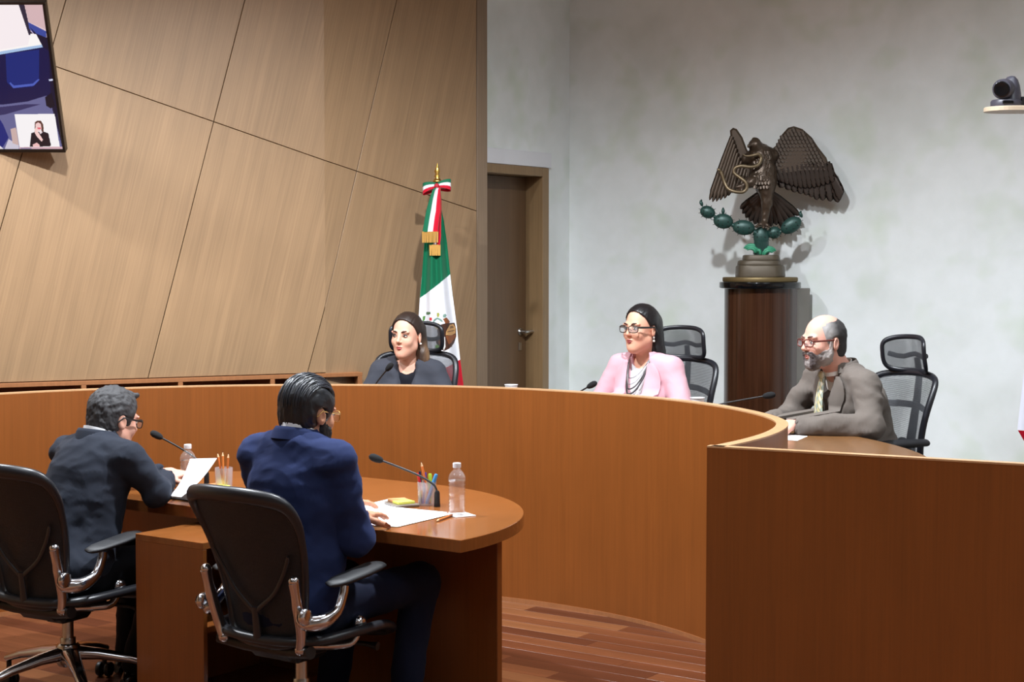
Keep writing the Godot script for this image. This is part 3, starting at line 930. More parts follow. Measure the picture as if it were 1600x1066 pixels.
func person(at: Vector3, dir: Vector3, label: String, S: Dictionary) -> Node3D:
	var t := thing("person", label, "person", at, atan2(-dir.x, -dir.z))
	var inv := t.transform.affine_inverse()
	for k in ["r", "l"]:
		for i in 2:
			if S[k][i] is Array:   # given as a point of the room
				S[k][i] = inv * (S[k][i][0] as Vector3)
	var hb := Basis(Vector3.UP, S.yaw) * Basis(Vector3.RIGHT, S.pitch) * Basis(Vector3(0, 0, 1), S.get("roll", 0.0))
	var hx := Transform3D(hb, S.head)
	S.neck_in_head = hx.affine_inverse() * (S.neck + Vector3(0, -0.03, 0.0))
	var skin: Color = S.skin
	var lips: Color = S.lips
	# ---- body, one surface: trunk, limbs, head and hands
	var mb := Mb.new()
	mb.col = skin
	var lo: Vector3 = (S.hip as Vector3).min(S.neck)
	var hi: Vector3 = (S.hip as Vector3).max(S.neck)
	for q in [S.r[0], S.r[1], S.l[0], S.l[1], S.neck + Vector3(S.sh, 0, 0), S.neck - Vector3(S.sh, 0, 0)]:
		lo = lo.min(q); hi = hi.max(q)
	lo -= Vector3(0.1, 0.12, 0.2)
	hi += Vector3(0.1, 0.1, 0.19)
	lo.x = minf(lo.x, -0.24)
	hi.x = maxf(hi.x, 0.24)
	var l2: Vector3 = lo.min(S.leg_r[1]).min(S.leg_l[1]).min(S.leg_r[0] - Vector3(0.1, 0, 0.1)).min(S.leg_l[0] - Vector3(0.1, 0, 0.1)) - Vector3(0, 0.05, 0.05)
	var h2: Vector3 = hi.max(S.leg_r[0] + Vector3(0.1, 0, 0)).max(S.leg_l[0] + Vector3(0.1, 0, 0))
	var F := Field.new(l2, h2, 0.026)
	jacket_like(F, S, -0.022, true)
	for s in [-1.0, 1.0]:
		var leg: Array = S.leg_r if s > 0 else S.leg_l
		F.cap(S.hip + Vector3(0.09 * s, 0, 0), leg[0], 0.068, 0.048, 0.03)
		F.cap(leg[0], leg[1], 0.048, 0.034, 0.02)
	F.build(mb)
	var H := head_field(S)
	var hair_line = S.get("tint", null)
	H.build(mb, hx, func(p: Vector3) -> Color:
		if hair_line != null:
			return hair_line.call(p)
		return skin)
	for s in [-1.0, 1.0]:
		var arm: Array = S.r if s > 0 else S.l
		hand(mb, arm[1], arm[2], arm[3], -s, arm[4], skin)
	var sk := vmat(0.5, 0.4)
	sk.subsurf_scatter_enabled = true
	sk.subsurf_scatter_strength = 0.12
	put(mb, "body", sk, t)
	# ---- lips
	for q in [[[-0.02, -0.061, -0.0853], [-0.009, -0.0567, -0.0932], [0.0, -0.058, -0.0945], [0.009, -0.0567, -0.0932], [0.02, -0.061, -0.0853], 0.003], [[-0.018, -0.0615, -0.0863], [-0.008, -0.0658, -0.0925], [0.0, -0.067, -0.0938], [0.008, -0.0658, -0.0925], [0.018, -0.0615, -0.0863], 0.0038]]:
		mb = Mb.new()
		var lp := []
		for k in 5:
			lp.append(hx * Vector3(q[k][0], q[k][1], q[k][2]))
		lp = spline(lp, 3)
		var lr := []
		for k in lp.size():
			lr.append(0.0008 + q[5] * sin(PI * k / (lp.size() - 1)))
		mb.tube(lp, lr, 8)
		put(mb, "lip", mat(lips.linear_to_srgb(), 0.4), t)
	# ---- eyes and brows
	for s in [-1.0, 1.0]:
		mb = Mb.new()
		mb.ball(hx * Vector3(0.031 * s, 0.003, -0.0795), Vector3(0.0135, 0.0075, 0.011), hb, 14, 9)
		var eye := put(mb, "eye", mat(Color8(222, 216, 210), 0.2), t)
		mb = Mb.new()
		mb.ball(hx * Vector3(0.031 * s + S.get("gaze", 0.0), 0.0025, -0.0875), Vector3(0.0058, 0.0062, 0.0038), hb, 12, 8)
		put(mb, "iris", mat(Color8(34, 22, 16), 0.12), eye)
		mb = Mb.new()
		mb.tube([hx * Vector3(0.0165 * s, 0.004, -0.0895), hx * Vector3(0.025 * s, 0.0105, -0.0925), hx * Vector3(0.036 * s, 0.0105, -0.0905), hx * Vector3(0.0465 * s, 0.0035, -0.0815)], [0.0012, 0.0024 * S.get("lash", 0.7), 0.003 * S.get("lash", 0.7), 0.0015], 6)
		put(mb, "eyelid", mat(S.get("lid", Color8(90, 56, 44)), 0.6), eye)
		mb = Mb.new()
		var bw: float = S.get("brow", 0.0042)
		mb.tube([hx * Vector3(0.013 * s, 0.0235, -0.0925), hx * Vector3(0.025 * s, 0.0285, -0.0935), hx * Vector3(0.039 * s, 0.029, -0.0875), hx * Vector3(0.052 * s, 0.021, -0.073)], [bw * 0.8, bw, bw * 0.85, bw * 0.35], 8)
		put(mb, "eyebrow", mat(S.brow_col, 0.8), t)
	# ---- hair, beard
	if S.has("hair"):
		var f := Field.new(Vector3(-0.13, -0.34, -0.14), Vector3(0.13, 0.16, 0.2), 0.0047)
		S.hair.call(f)
		var st := FastNoiseLite.new()
		st.seed = 9
		st.frequency = 38.0
		mb = Mb.new()
		f.build(mb, hx, S.get("hair_tint", null), st, S.get("hair_amp", 0.004), S.get("hair_dir", Vector3.ONE))
		var hm := vmat(S.get("hair_rough", 0.42), 0.5) if S.has("hair_tint") else mat(S.hair_col, S.get("hair_rough", 0.42))
		put(mb, "hair", hm, t)
		if S.has("strands"):
			mb = Mb.new()
			var r2 := RandomNumberGenerator.new()
			r2.seed = 12
			for p in S.strands.call(f, r2):
				mb.tube(p, [0.001, 0.0024, 0.0026, 0.002, 0.0008], 5)
			var m2 := mb
			for q in m2.V.size():
				m2.V[q] = hx * m2.V[q]
				m2.N[q] = hb * m2.N[q]
			var so := put(m2, "hair_strands", mat(S.get("strand_col", S.get("hair_col", Color8(30, 30, 34))), 0.35), t)
			so.set_meta("kind", "stuff")
	if S.has("beard"):
		var f := Field.new(Vector3(-0.11, -0.17, -0.14), Vector3(0.11, 0.05, 0.1), 0.0045)
		S.beard.call(f)
		var st := FastNoiseLite.new()
		st.seed = 19
		st.frequency = 60.0
		mb = Mb.new()
		f.build(mb, hx, S.get("beard_tint", null), st, 0.004)
		put(mb, "beard", vmat(0.8, 0.2) if S.has("beard_tint") else mat(S.beard_col, 0.8), t)
	# ---- glasses
	if S.has("glasses"):
		var gm := mat(S.glasses, 0.3, S.get("glasses_metal", 0.0))
		mb = Mb.new()
		var lens := []
		var gh: float = S.get("lens_h", 0.019)
		for s in [-1.0, 1.0]:
			var lp := []
			for k in 20:
				var w := TAU * k / 20.0
				var cx := signf(cos(w)) * pow(absf(cos(w)), 0.7) * 0.0265
				var cy := signf(sin(w)) * pow(absf(sin(w)), 0.7) * gh
				lp.append(hx * Vector3(0.0335 * s + cx, 0.0 + cy, -0.108 + 0.012 * pow((0.0335 * s + cx) / 0.06, 2.0)))
			lens.append(lp)
			mb.tube(lp, S.get("rim_r", 0.0024), 8, true)
			var e := Vector3(0.0595 * s, 0.009, -0.096)
			mb.tube([hx * e, hx * Vector3(0.072 * s, 0.009, -0.08), hx * Vector3(0.08 * s, 0.009, -0.02), hx * Vector3(0.082 * s, 0.011, 0.012), hx * Vector3(0.078 * s, -0.012, 0.034)], [0.0026, 0.003, 0.0026, 0.0024, 0.002], 8, false, S.get("temple", 1.0), Vector3.UP)
		mb.tube([hx * Vector3(-0.008, 0.005, -0.108), hx * Vector3(0, 0.008, -0.111), hx * Vector3(0.008, 0.005, -0.108)], 0.0024, 8)
		var gl := put(mb, "glasses", gm, t)
		var glass := mat(Color(0.9, 0.93, 0.95, 0.12), 0.03)
		glass.transparency = BaseMaterial3D.TRANSPARENCY_ALPHA
		for lp in lens:
			mb = Mb.new()
			mb.poly(lp, hb * Vector3(0, 0, -1))
			put(mb, "lens", glass, gl)
	# ---- clothes
	var J := Field.new(lo, hi, 0.0115)
	jacket_like(J, S, 0.006, true)
	var fold: float = S.get("hem", 0.42)
	# neck opening
	var nk: Vector3 = S.neck
	J.cap(nk + Vector3(0, -0.025, -0.004), nk + Vector3(0, 0.14, -0.02), S.get("neck_hole", 0.062), 0.085, 0.006, true)
	for c in S.get("cuts", []):
		J.cap(c[0], c[1], c[2], c[3], 0.004, true)
	for q in S.get("creases", []):
		J.cap(q[0], q[1], q[2], q[2], 0.012, true)
	for s in [-1.0, 1.0]:   # sleeve ends
		var arm: Array = S.r if s > 0 else S.l
		var d: Vector3 = (arm[1] - arm[0]).normalized()
		J.ell(arm[1] + d * 0.035, Vector3.ONE * 0.05, 0.0, Basis.IDENTITY, true)
	J.keep(Vector3(0, fold, 0), Vector3(0, -1, 0))
	var wn := FastNoiseLite.new()
	wn.seed = S.get("seed", 2)
	wn.frequency = 3.6
	wn.fractal_type = FastNoiseLite.FRACTAL_RIDGED
	wn.fractal_octaves = 3
	mb = Mb.new()
	J.build(mb, Transform3D.IDENTITY, null, wn, S.get("wrinkle", 0.016) * 0.75, Vector3(0.75, 1.35, 0.9))
	var jm: StandardMaterial3D = S.cloth
	put(mb, "jacket", jm, t)
	# front of the jacket as seen along z
	var front := func(x: float, y: float, lift: float) -> Vector3:
		var h := J.hit(Vector3(x, y, -0.6), Vector3(0, 0, 1), 0.9)
		return Vector3(x, y, -0.1) if h == Vector3.INF else h + Vector3(0, 0, -lift)
	if S.has("shirt"):
		var K := Field.new(Vector3(-0.24, nk.y - 0.5, -0.5), Vector3(0.24, nk.y + 0.12, 0.25), 0.013)
		jacket_like(K, S, S.get("shirt_grow", -0.008), false)
		K.cap(nk + Vector3(0, -0.02, -0.004), nk + Vector3(0, 0.14, -0.02), S.get("shirt_hole", 0.056), 0.075, 0.006, true)
		for c in S.get("shirt_cuts", []):
			K.cap(c[0], c[1], c[2], c[3], 0.004, true)
		mb = Mb.new()
		K.build(mb)
		put(mb, "shirt", S.shirt, t)
	if S.has("collar"):
		mb = Mb.new()
		var ring := []
		for k in 28:
			var w := TAU * k / 28.0
			ring.append(nk + Vector3(sin(w) * 0.061, -0.005 + 0.022 * cos(w) + S.get("collar_up", 0.0), cos(w) * 0.064 + (S.head.z - nk.z) * 0.18))
		mb.tube(ring, 0.019, 8, true, 0.24, Vector3.ZERO)
		# upright band: flatten across the radius
		mb = Mb.new()
		var rows := []
		for i in 4:
			var row := []
			for k in 29:
				var w := TAU * k / 28.0 + PI
				var open := 0.0
				row.append(ring[k % 28] + Vector3(sin(TAU * k / 28.0), 0, cos(TAU * k / 28.0)) * (0.004 - i * 0.002) + Vector3(0, -0.018 + i * 0.0125, 0))
			rows.append(row)
		var rim2 := []
		for r in rows:
			rim2.append(r)
		mb.sheet(rim2, 0.003, Vector3(0, 0, 1))
		put(mb, "shirt_collar", S.collar, t)
	if S.has("jacket_collar"):
		mb = Mb.new()
		var rows := []
		for i in 5:
			var row := []
			for k in 25:
				var w := lerpf(-2.35, 2.35, k / 24.0)
				var rr: float = [0.073, 0.067, 0.071, 0.079, 0.09][i]
				var yy: float = [-0.03, 0.016, 0.02, 0.008, -0.022][i]
				row.append(nk + Vector3(sin(w) * rr, yy + 0.014 * cos(w) - 0.016 + S.get("jc_up", 0.03), cos(w) * rr * 1.02 + 0.004 + (S.head.z - nk.z) * 0.1))
			rows.append(row)
		mb.sheet(rows, 0.004, Vector3(0, 0.4, 1))
		put(mb, "jacket_collar", jm, t)
	if S.has("lapel"):
		# rows: [y, inner x, outer x]
		for s in [-1.0, 1.0]:
			var rows := []
			for q in S.lapel:
				var r := []
				for j in 6:
					var f := j / 5.0
					r.append(front.call(lerpf(q[1], q[2], f) * s, q[0], 0.018 + 0.006 * sin(f * PI)))
				# keep rows tidy where the ray slips past an edge
				for j in range(4, -1, -1):
					if r[j].z > r[j + 1].z + 0.03:
						r[j].z = r[j + 1].z
				rows.append(r)
			mb = Mb.new()
			mb.sheet(rows, 0.013, Vector3(0, 0, -1))
			put(mb, "lapel", jm, t)
	# trousers or skirt and shoes
	var Q := Field.new(Vector3(l2.x, 0.02, l2.z), Vector3(h2.x, 0.68, 0.28), 0.02)
	Q.ell(S.hip + Vector3(0, -0.01, 0), Vector3(0.178 * S.bulk, 0.115, 0.15), 0.03)
	for s in [-1.0, 1.0]:
		var leg: Array = S.leg_r if s > 0 else S.leg_l
		Q.cap(S.hip + Vector3(0.09 * s, -0.01, 0), leg[0], 0.086, 0.068, 0.04)
		Q.cap(leg[0], leg[1], 0.066, 0.056, 0.03)
	mb = Mb.new()
	Q.build(mb, Transform3D.IDENTITY, null, wn, 0.008)
	put(mb, "trousers", S.trousers, t)
	for s in [-1.0, 1.0]:
		var leg: Array = S.leg_r if s > 0 else S.leg_l
		var a: Vector3 = leg[1]
		mb = Mb.new()
		var rows := []
		for q in [[0.07, 0.02, 0.03, 0.04], [0.05, 0.036, 0.05, 0.07], [0.0, 0.04, 0.056, 0.09], [-0.07, 0.044, 0.045, 0.07], [-0.13, 0.046, 0.034, 0.05], [-0.18, 0.036, 0.026, 0.036], [-0.2, 0.012, 0.012, 0.02]]:
			var r := []
			for k in 14:
				var w := TAU * k / 14.0
				var yy := sin(w)
				r.append(Vector3(a.x + cos(w) * q[1], maxf(0.001, q[3] * 0.5 + yy * q[3] * 0.5), a.z + q[0]))
			rows.append(r)
		mb.skin(rows, true, true)
		put(mb, "shoe", M.gloss_black, t)
	return t

# a cap of hair over the skull with the face cut free
func cap_hair(f: Field, grow: float, face: Vector3, face_r: Vector3, nape := -0.075) -> void:
	f.ell(Vector3(0, 0.036, 0.014), Vector3(0.074 + grow, 0.088 + grow, 0.095 + grow), 0.01)
	f.ell(Vector3(0, -0.02, 0.045), Vector3(0.066 + grow * 0.6, 0.07, 0.058 + grow * 0.6), 0.02)
	f.ell(face, face_r, 0.012, Basis.IDENTITY, true)
	f.keep(Vector3(0, nape, 0.05), Vector3(0, -1, 0.25).normalized())
	for s in [-1.0, 1.0]:
		f.ell(Vector3(0.083 * s, -0.012, 0.01), Vector3(0.02, 0.035, 0.026), 0.006, Basis.IDENTITY, true)

# hair drawn back from the brow and the temples, ears free
func drawn_back(f: Field, grow: float, line := 0.0) -> void:
	f.ell(Vector3(0, 0.036, 0.014), Vector3(0.074 + grow, 0.088 + grow, 0.095 + grow), 0.01)
	f.ell(Vector3(0, -0.01, 0.05), Vector3(0.066 + grow * 0.6, 0.07, 0.056 + grow * 0.6), 0.02)
	f.keep(Vector3(0, 0, line), Vector3(0, -0.72, -1).normalized())
	f.ell(Vector3(0, 0.055, -0.12), Vector3(0.052, 0.042, 0.06), 0.012, Basis.IDENTITY, true)
	for s in [-1.0, 1.0]:
		f.ell(Vector3(0.085 * s, -0.012, 0.008), Vector3(0.02, 0.034, 0.026), 0.006, Basis.IDENTITY, true)

func people() -> void:
	var suit := func(c: Color) -> StandardMaterial3D: return fabric(c, 0.8, 0.3)
	# --- man in the navy suit, back to the room
	var o := on_table(0.60, -0.20)
	var dir := VX
	var navy: StandardMaterial3D = suit.call(Color8(34, 45, 82))
	var wr := at_h(556, 808, 0.80)
	var wf := person(o, dir, "man in navy suit with glasses and dark slicked-back hair sitting at the table", {
		"bulk": 1.17, "deep": 1.12, "sh": 0.185, "hip": Vector3(0, 0.5, 0.06), "neck": Vector3(0, 1.085, 0.02), "head": Vector3(0, 1.166, -0.045),
		"yaw": -0.06, "pitch": -0.16, "skin": lin(196, 142, 112), "lips": lin(160, 90, 80), "brow_col": Color8(26, 22, 22),
		"r": [Vector3(0.215, 0.745, -0.05), [wr], (VX * 0.75 - UX * 0.62), Vector3(0, 1, 0), 0.35],
		"l": [Vector3(-0.27, 0.79, -0.1), Vector3(-0.12, 0.8, -0.36), Vector3(0.3, -0.05, -1), Vector3(0, 1, 0), 0.3],
		"leg_r": [Vector3(0.2, 0.53, -0.42), Vector3(0.17, 0.09, -0.36)], "leg_l": [Vector3(-0.15, 0.5, -0.4), Vector3(-0.14, 0.09, -0.32)],
		"cloth": navy, "trousers": suit.call(Color8(20, 25, 44)), "collar": M.paper, "collar_up": 0.022, "jacket_collar": true, "seed": 4, "wrinkle": 0.018, "hem": 0.44,
		"shirt": M.paper,
		"hair_col": Color8(26, 28, 34), "hair_rough": 0.4, "hair_amp": 0.007, "hair_dir": Vector3(1.3, 0.25, 0.25),
		"hair": func(f: Field): cap_hair(f, 0.014, Vector3(0, -0.03, -0.1), Vector3(0.088, 0.115, 0.088), -0.085),
		"strands": func(f: Field, r: RandomNumberGenerator): return combed(f, r, 90),
		"strand_col": Color8(46, 49, 57),
		"beard_col": Color8(24, 22, 24),
		"beard": func(f: Field):
			f.ell(Vector3(0, -0.064, -0.022), Vector3(0.0745, 0.062, 0.07), 0.02)
			for sg in [-1.0, 1.0]:
				f.cap(Vector3(0.07 * sg, 0.01, -0.008), Vector3(0.064 * sg, -0.05, -0.006), 0.008, 0.014, 0.01)
			f.ell(Vector3(0, -0.105, -0.055), Vector3(0.034, 0.026, 0.034), 0.02)
			f.ell(Vector3(0, -0.01, -0.07), Vector3(0.07, 0.045, 0.075), 0.01, Basis.IDENTITY, true)
			f.keep(Vector3(0, -0.03, 0.02), Vector3(0, 0.25, 1).normalized()),
		"glasses": Color8(196, 158, 96), "glasses_metal": 0.8, "rim_r": 0.0016, "lens_h": 0.02})
	var inv := wf.transform.affine_inverse()
	var mb := Mb.new()
	var wl := inv * wr
	var wd := (wl - Vector3(0.215, 0.745, -0.05)).normalized()
	var wc := wl + wd * 0.012
	var sd := wd.cross(Vector3.UP).normalized()
	var up := sd.cross(wd)
	var loop := []
	for k in 18:
		var w := TAU * k / 18.0
		loop.append(wc + sd * cos(w) * 0.032 + up * sin(w) * 0.027)
	mb.tube(loop, 0.009, 8, true, 0.4)
	mb.lathe([[0.004, 0.0], [0.019, 0.0], [0.02, 0.006], [0.017, 0.01], [0.004, 0.01]], 18, Transform3D(Basis(sd, up, wd), wc + up * 0.027))
	put(mb, "wristwatch", M.steel, wf, "steel wristwatch")
	# --- man in the charcoal suit, reading a sheet
	o = on_table(-0.56, -0.22)
	var char_c: StandardMaterial3D = suit.call(Color8(38, 42, 52))
	var el := at_h(245, 768, 0.80)
	var hd := at_z(256, 748, -el.z + 0.19)
	person(o, (VX + UX * 0.05).normalized(), "man in charcoal suit with dark glasses reading a sheet of paper", {
		"bulk": 1.16, "deep": 1.15, "sh": 0.185, "hip": Vector3(0, 0.5, 0.07), "neck": Vector3(0, 1.0, -0.10), "head": Vector3(0, 1.068, -0.185),
		"yaw": -0.05, "pitch": -0.22, "skin": lin(212, 158, 138), "lips": lin(170, 100, 92), "brow_col": Color8(40, 36, 36),
		"r": [[el], [hd], (VX * 0.8 - UX * 0.35 + Vector3(0, 0.15, 0)), Vector3(0, 0.8, 0.4), 0.75],
		"l": [Vector3(-0.28, 0.8, -0.28), Vector3(-0.08, 0.81, -0.5), Vector3(0.4, 0, -1), Vector3(0, 1, 0), 0.4],
		"leg_r": [Vector3(0.12, 0.5, -0.34), Vector3(0.08, 0.09, -0.22)], "leg_l": [Vector3(-0.15, 0.5, -0.4), Vector3(-0.14, 0.09, -0.36)],
		"cloth": char_c, "trousers": suit.call(Color8(22, 23, 28)), "collar": M.paper, "collar_up": 0.02, "jacket_collar": true, "seed": 8, "wrinkle": 0.02, "hem": 0.44,
		"shirt": M.paper,
		"hair_col": Color8(52, 51, 53), "hair_rough": 0.7, "hair_amp": 0.007, "hair_dir": Vector3(1.5, 0.7, 0.7),
		"hair": func(f: Field):
			cap_hair(f, 0.011, Vector3(0, -0.035, -0.1), Vector3(0.09, 0.112, 0.082), -0.07)
			f.cap(Vector3(0.0, 0.106, -0.05), Vector3(0.012, 0.112, -0.084), 0.018, 0.009, 0.015),
		"glasses": Color8(26, 22, 22), "rim_r": 0.0022, "temple": 1.4, "lens_h": 0.017})
	# --- woman in the dark grey jacket
	var th := deg_to_rad(85.0)
	var p := arc_at(th, 0.66, DAIS)
	dir = (RING - p) * Vector3(1, 0, 1)
	var grey: StandardMaterial3D = suit.call(Color8(62, 64, 72))
	var nk := Vector3(0, 0.985, 0.0)
	person(p, dir.normalized(), "woman in dark grey jacket with red lipstick seated in front of the flag", {
		"bulk": 0.95, "deep": 0.95, "sh": 0.145, "bust": true, "hip": Vector3(0, 0.5, 0.08), "neck": nk, "head": Vector3(0, 1.122, -0.055), "neck_w": 0.86, "face_w": 0.96, "nose": 0.8,
		"yaw": -0.30, "pitch": 0.0, "roll": 0.03, "skin": lin(226, 172, 148), "lips": lin(168, 70, 70), "brow_col": Color8(52, 36, 30), "brow": 0.0032, "lash": 1.0, "lid": Color8(50, 30, 28), "gaze": 0.002,
		"r": [Vector3(0.24, 0.74, -0.06), Vector3(0.1, 0.80, -0.28), Vector3(-0.3, 0, -1), Vector3(0, 1, 0), 0.3],
		"l": [Vector3(-0.24, 0.74, -0.06), Vector3(-0.1, 0.80, -0.28), Vector3(0.3, 0, -1), Vector3(0, 1, 0), 0.3],
		"leg_r": [Vector3(0.1, 0.5, -0.36), Vector3(0.1, 0.09, -0.36)], "leg_l": [Vector3(-0.1, 0.5, -0.36), Vector3(-0.1, 0.09, -0.36)],
		"cloth": grey, "trousers": suit.call(Color8(24, 24, 28)), "seed": 12, "wrinkle": 0.01, "neck_hole": 0.066,
		"cuts": [[nk + Vector3(0, -0.03, -0.09), nk + Vector3(0, -0.10, -0.125), 0.062, 0.058], [nk + Vector3(0, -0.10, -0.125), nk + Vector3(0, -0.3, -0.15), 0.058, 0.05]],
		"shirt": fabric(Color8(20, 20, 28), 0.7, 0.2), "shirt_grow": -0.01, "shirt_hole": 0.074,
		"shirt_cuts": [[nk + Vector3(0, -0.02, -0.1), nk + Vector3(0, -0.06, -0.12), 0.058, 0.05], [nk + Vector3(0, -0.11, -0.13), nk + Vector3(0, -0.16, -0.14), 0.006, 0.024]],
		"hair_rough": 0.5, "hair_amp": 0.003, "hair_dir": Vector3(1.6, 0.3, 0.3),
		"hair_tint": func(q: Vector3) -> Color:
			var k := clampf((-q.y - 0.0) / 0.09, 0.0, 1.0) * clampf((q.z - 0.02) / 0.03, 0.0, 1.0)
			return lin(44, 32, 28).lerp(lin(122, 92, 66), k),
		"hair": func(f: Field):
			drawn_back(f, 0.009, -0.002)
			f.cap(Vector3(-0.035, 0.03, 0.07), Vector3(-0.075, -0.12, 0.06), 0.045, 0.03, 0.02)
			f.cap(Vector3(-0.075, -0.1, 0.06), Vector3(-0.085, -0.19, 0.045), 0.032, 0.02, 0.02)
			f.cap(Vector3(0.035, 0.03, 0.07), Vector3(0.07, -0.13, 0.06), 0.045, 0.026, 0.02)
			f.cap(Vector3(0.0, 0.03, 0.08), Vector3(0.0, -0.18, 0.07), 0.05, 0.035, 0.02)})
	earrings(Vector3(0, 1.122, -0.055), -0.30, 0.0, 0.0)
	# --- woman in the pink jacket
	th = deg_to_rad(54.6)
	p = arc_at(th, 0.66, DAIS)
	dir = (RING - p) * Vector3(1, 0, 1)
	var pink: StandardMaterial3D = suit.call(Color8(208, 162, 172))
	nk = Vector3(0, 1.045, 0.0)
	var lap := []
	for i in 12:
		var f := i / 11.0
		lap.append([nk.y - 0.035 - f * 0.34, lerpf(0.06, 0.03, pow(f, 1.3)), lerpf(0.09, 0.036, pow(f, 2.5)) + 0.05 * sin(pow(f, 0.7) * PI)])
	person(p, dir.normalized(), "woman in pink jacket with dark-rimmed glasses and layered necklace", {
		"bulk": 0.96, "deep": 0.95, "sh": 0.148, "bust": true, "hip": Vector3(0, 0.5, 0.08), "neck": nk, "head": Vector3(0, 1.182, -0.05), "neck_w": 0.88, "face_w": 0.95, "nose": 0.85,
		"yaw": -0.14, "pitch": 0.02, "skin": lin(222, 164, 138), "lips": lin(142, 56, 58), "brow_col": Color8(40, 30, 28), "brow": 0.003, "lash": 1.0, "lid": Color8(50, 30, 28),
		"r": [Vector3(0.26, 0.77, -0.06), Vector3(0.1, 0.80, -0.28), Vector3(-0.3, 0, -1), Vector3(0, 1, 0), 0.3],
		"l": [Vector3(-0.26, 0.77, -0.06), Vector3(-0.1, 0.80, -0.28), Vector3(0.3, 0, -1), Vector3(0, 1, 0), 0.3],
		"leg_r": [Vector3(0.1, 0.5, -0.36), Vector3(0.1, 0.09, -0.36)], "leg_l": [Vector3(-0.1, 0.5, -0.36), Vector3(-0.1, 0.09, -0.36)],
		"cloth": pink, "trousers": suit.call(Color8(30, 30, 34)), "seed": 22, "wrinkle": 0.01, "jacket_collar": true, "jc_up": 0.02,
		"cuts": [[nk + Vector3(0, -0.02, -0.09), nk + Vector3(0, -0.16, -0.14), 0.066, 0.064], [nk + Vector3(0, -0.16, -0.14), nk + Vector3(0, -0.42, -0.15), 0.064, 0.03]],
		"lapel": lap, "shirt": fabric(Color8(238, 236, 240), 0.7, 0.1), "shirt_grow": -0.008, "shirt_hole": 0.07,
		"shirt_cuts": [[nk + Vector3(0, -0.02, -0.09), nk + Vector3(0, -0.05, -0.11), 0.05, 0.045]],
		"hair_col": Color8(22, 18, 20), "hair_rough": 0.36, "hair_amp": 0.003, "hair_dir": Vector3(1.6, 0.3, 0.3),
		"hair": func(f: Field):
			drawn_back(f, 0.008, 0.0)
			f.cap(Vector3(-0.02, 0.03, 0.075), Vector3(-0.04, -0.12, 0.085), 0.05, 0.042, 0.02)
			f.cap(Vector3(-0.04, -0.12, 0.085), Vector3(-0.05, -0.26, 0.08), 0.042, 0.024, 0.02)
			f.cap(Vector3(0.02, 0.03, 0.075), Vector3(0.02, -0.14, 0.085), 0.048, 0.034, 0.02),
		"glasses": Color8(44, 40, 38), "rim_r": 0.0026, "temple": 1.8, "lens_h": 0.0175})
	earrings(Vector3(0, 1.182, -0.05), -0.14, 0.02, 0.018)
	necklaces(nk)
	# --- bearded man in the grey-brown suit, leaning on the desk
	th = deg_to_rad(26.5)
	p = arc_at(th, 0.8, DAIS)
	dir = (RING - p) * Vector3(1, 0, 1)
	var taupe: StandardMaterial3D = suit.call(Color8(106, 98, 92))
	nk = Vector3(0, 1.04, -0.10)
	lap = []
	for i in 11:
		var f := i / 10.0
		lap.append([nk.y - 0.03 - f * 0.26, lerpf(0.05, 0.012, f), lerpf(0.08, 0.02, pow(f, 2.0)) + 0.04 * sin(pow(f, 0.7) * PI)])
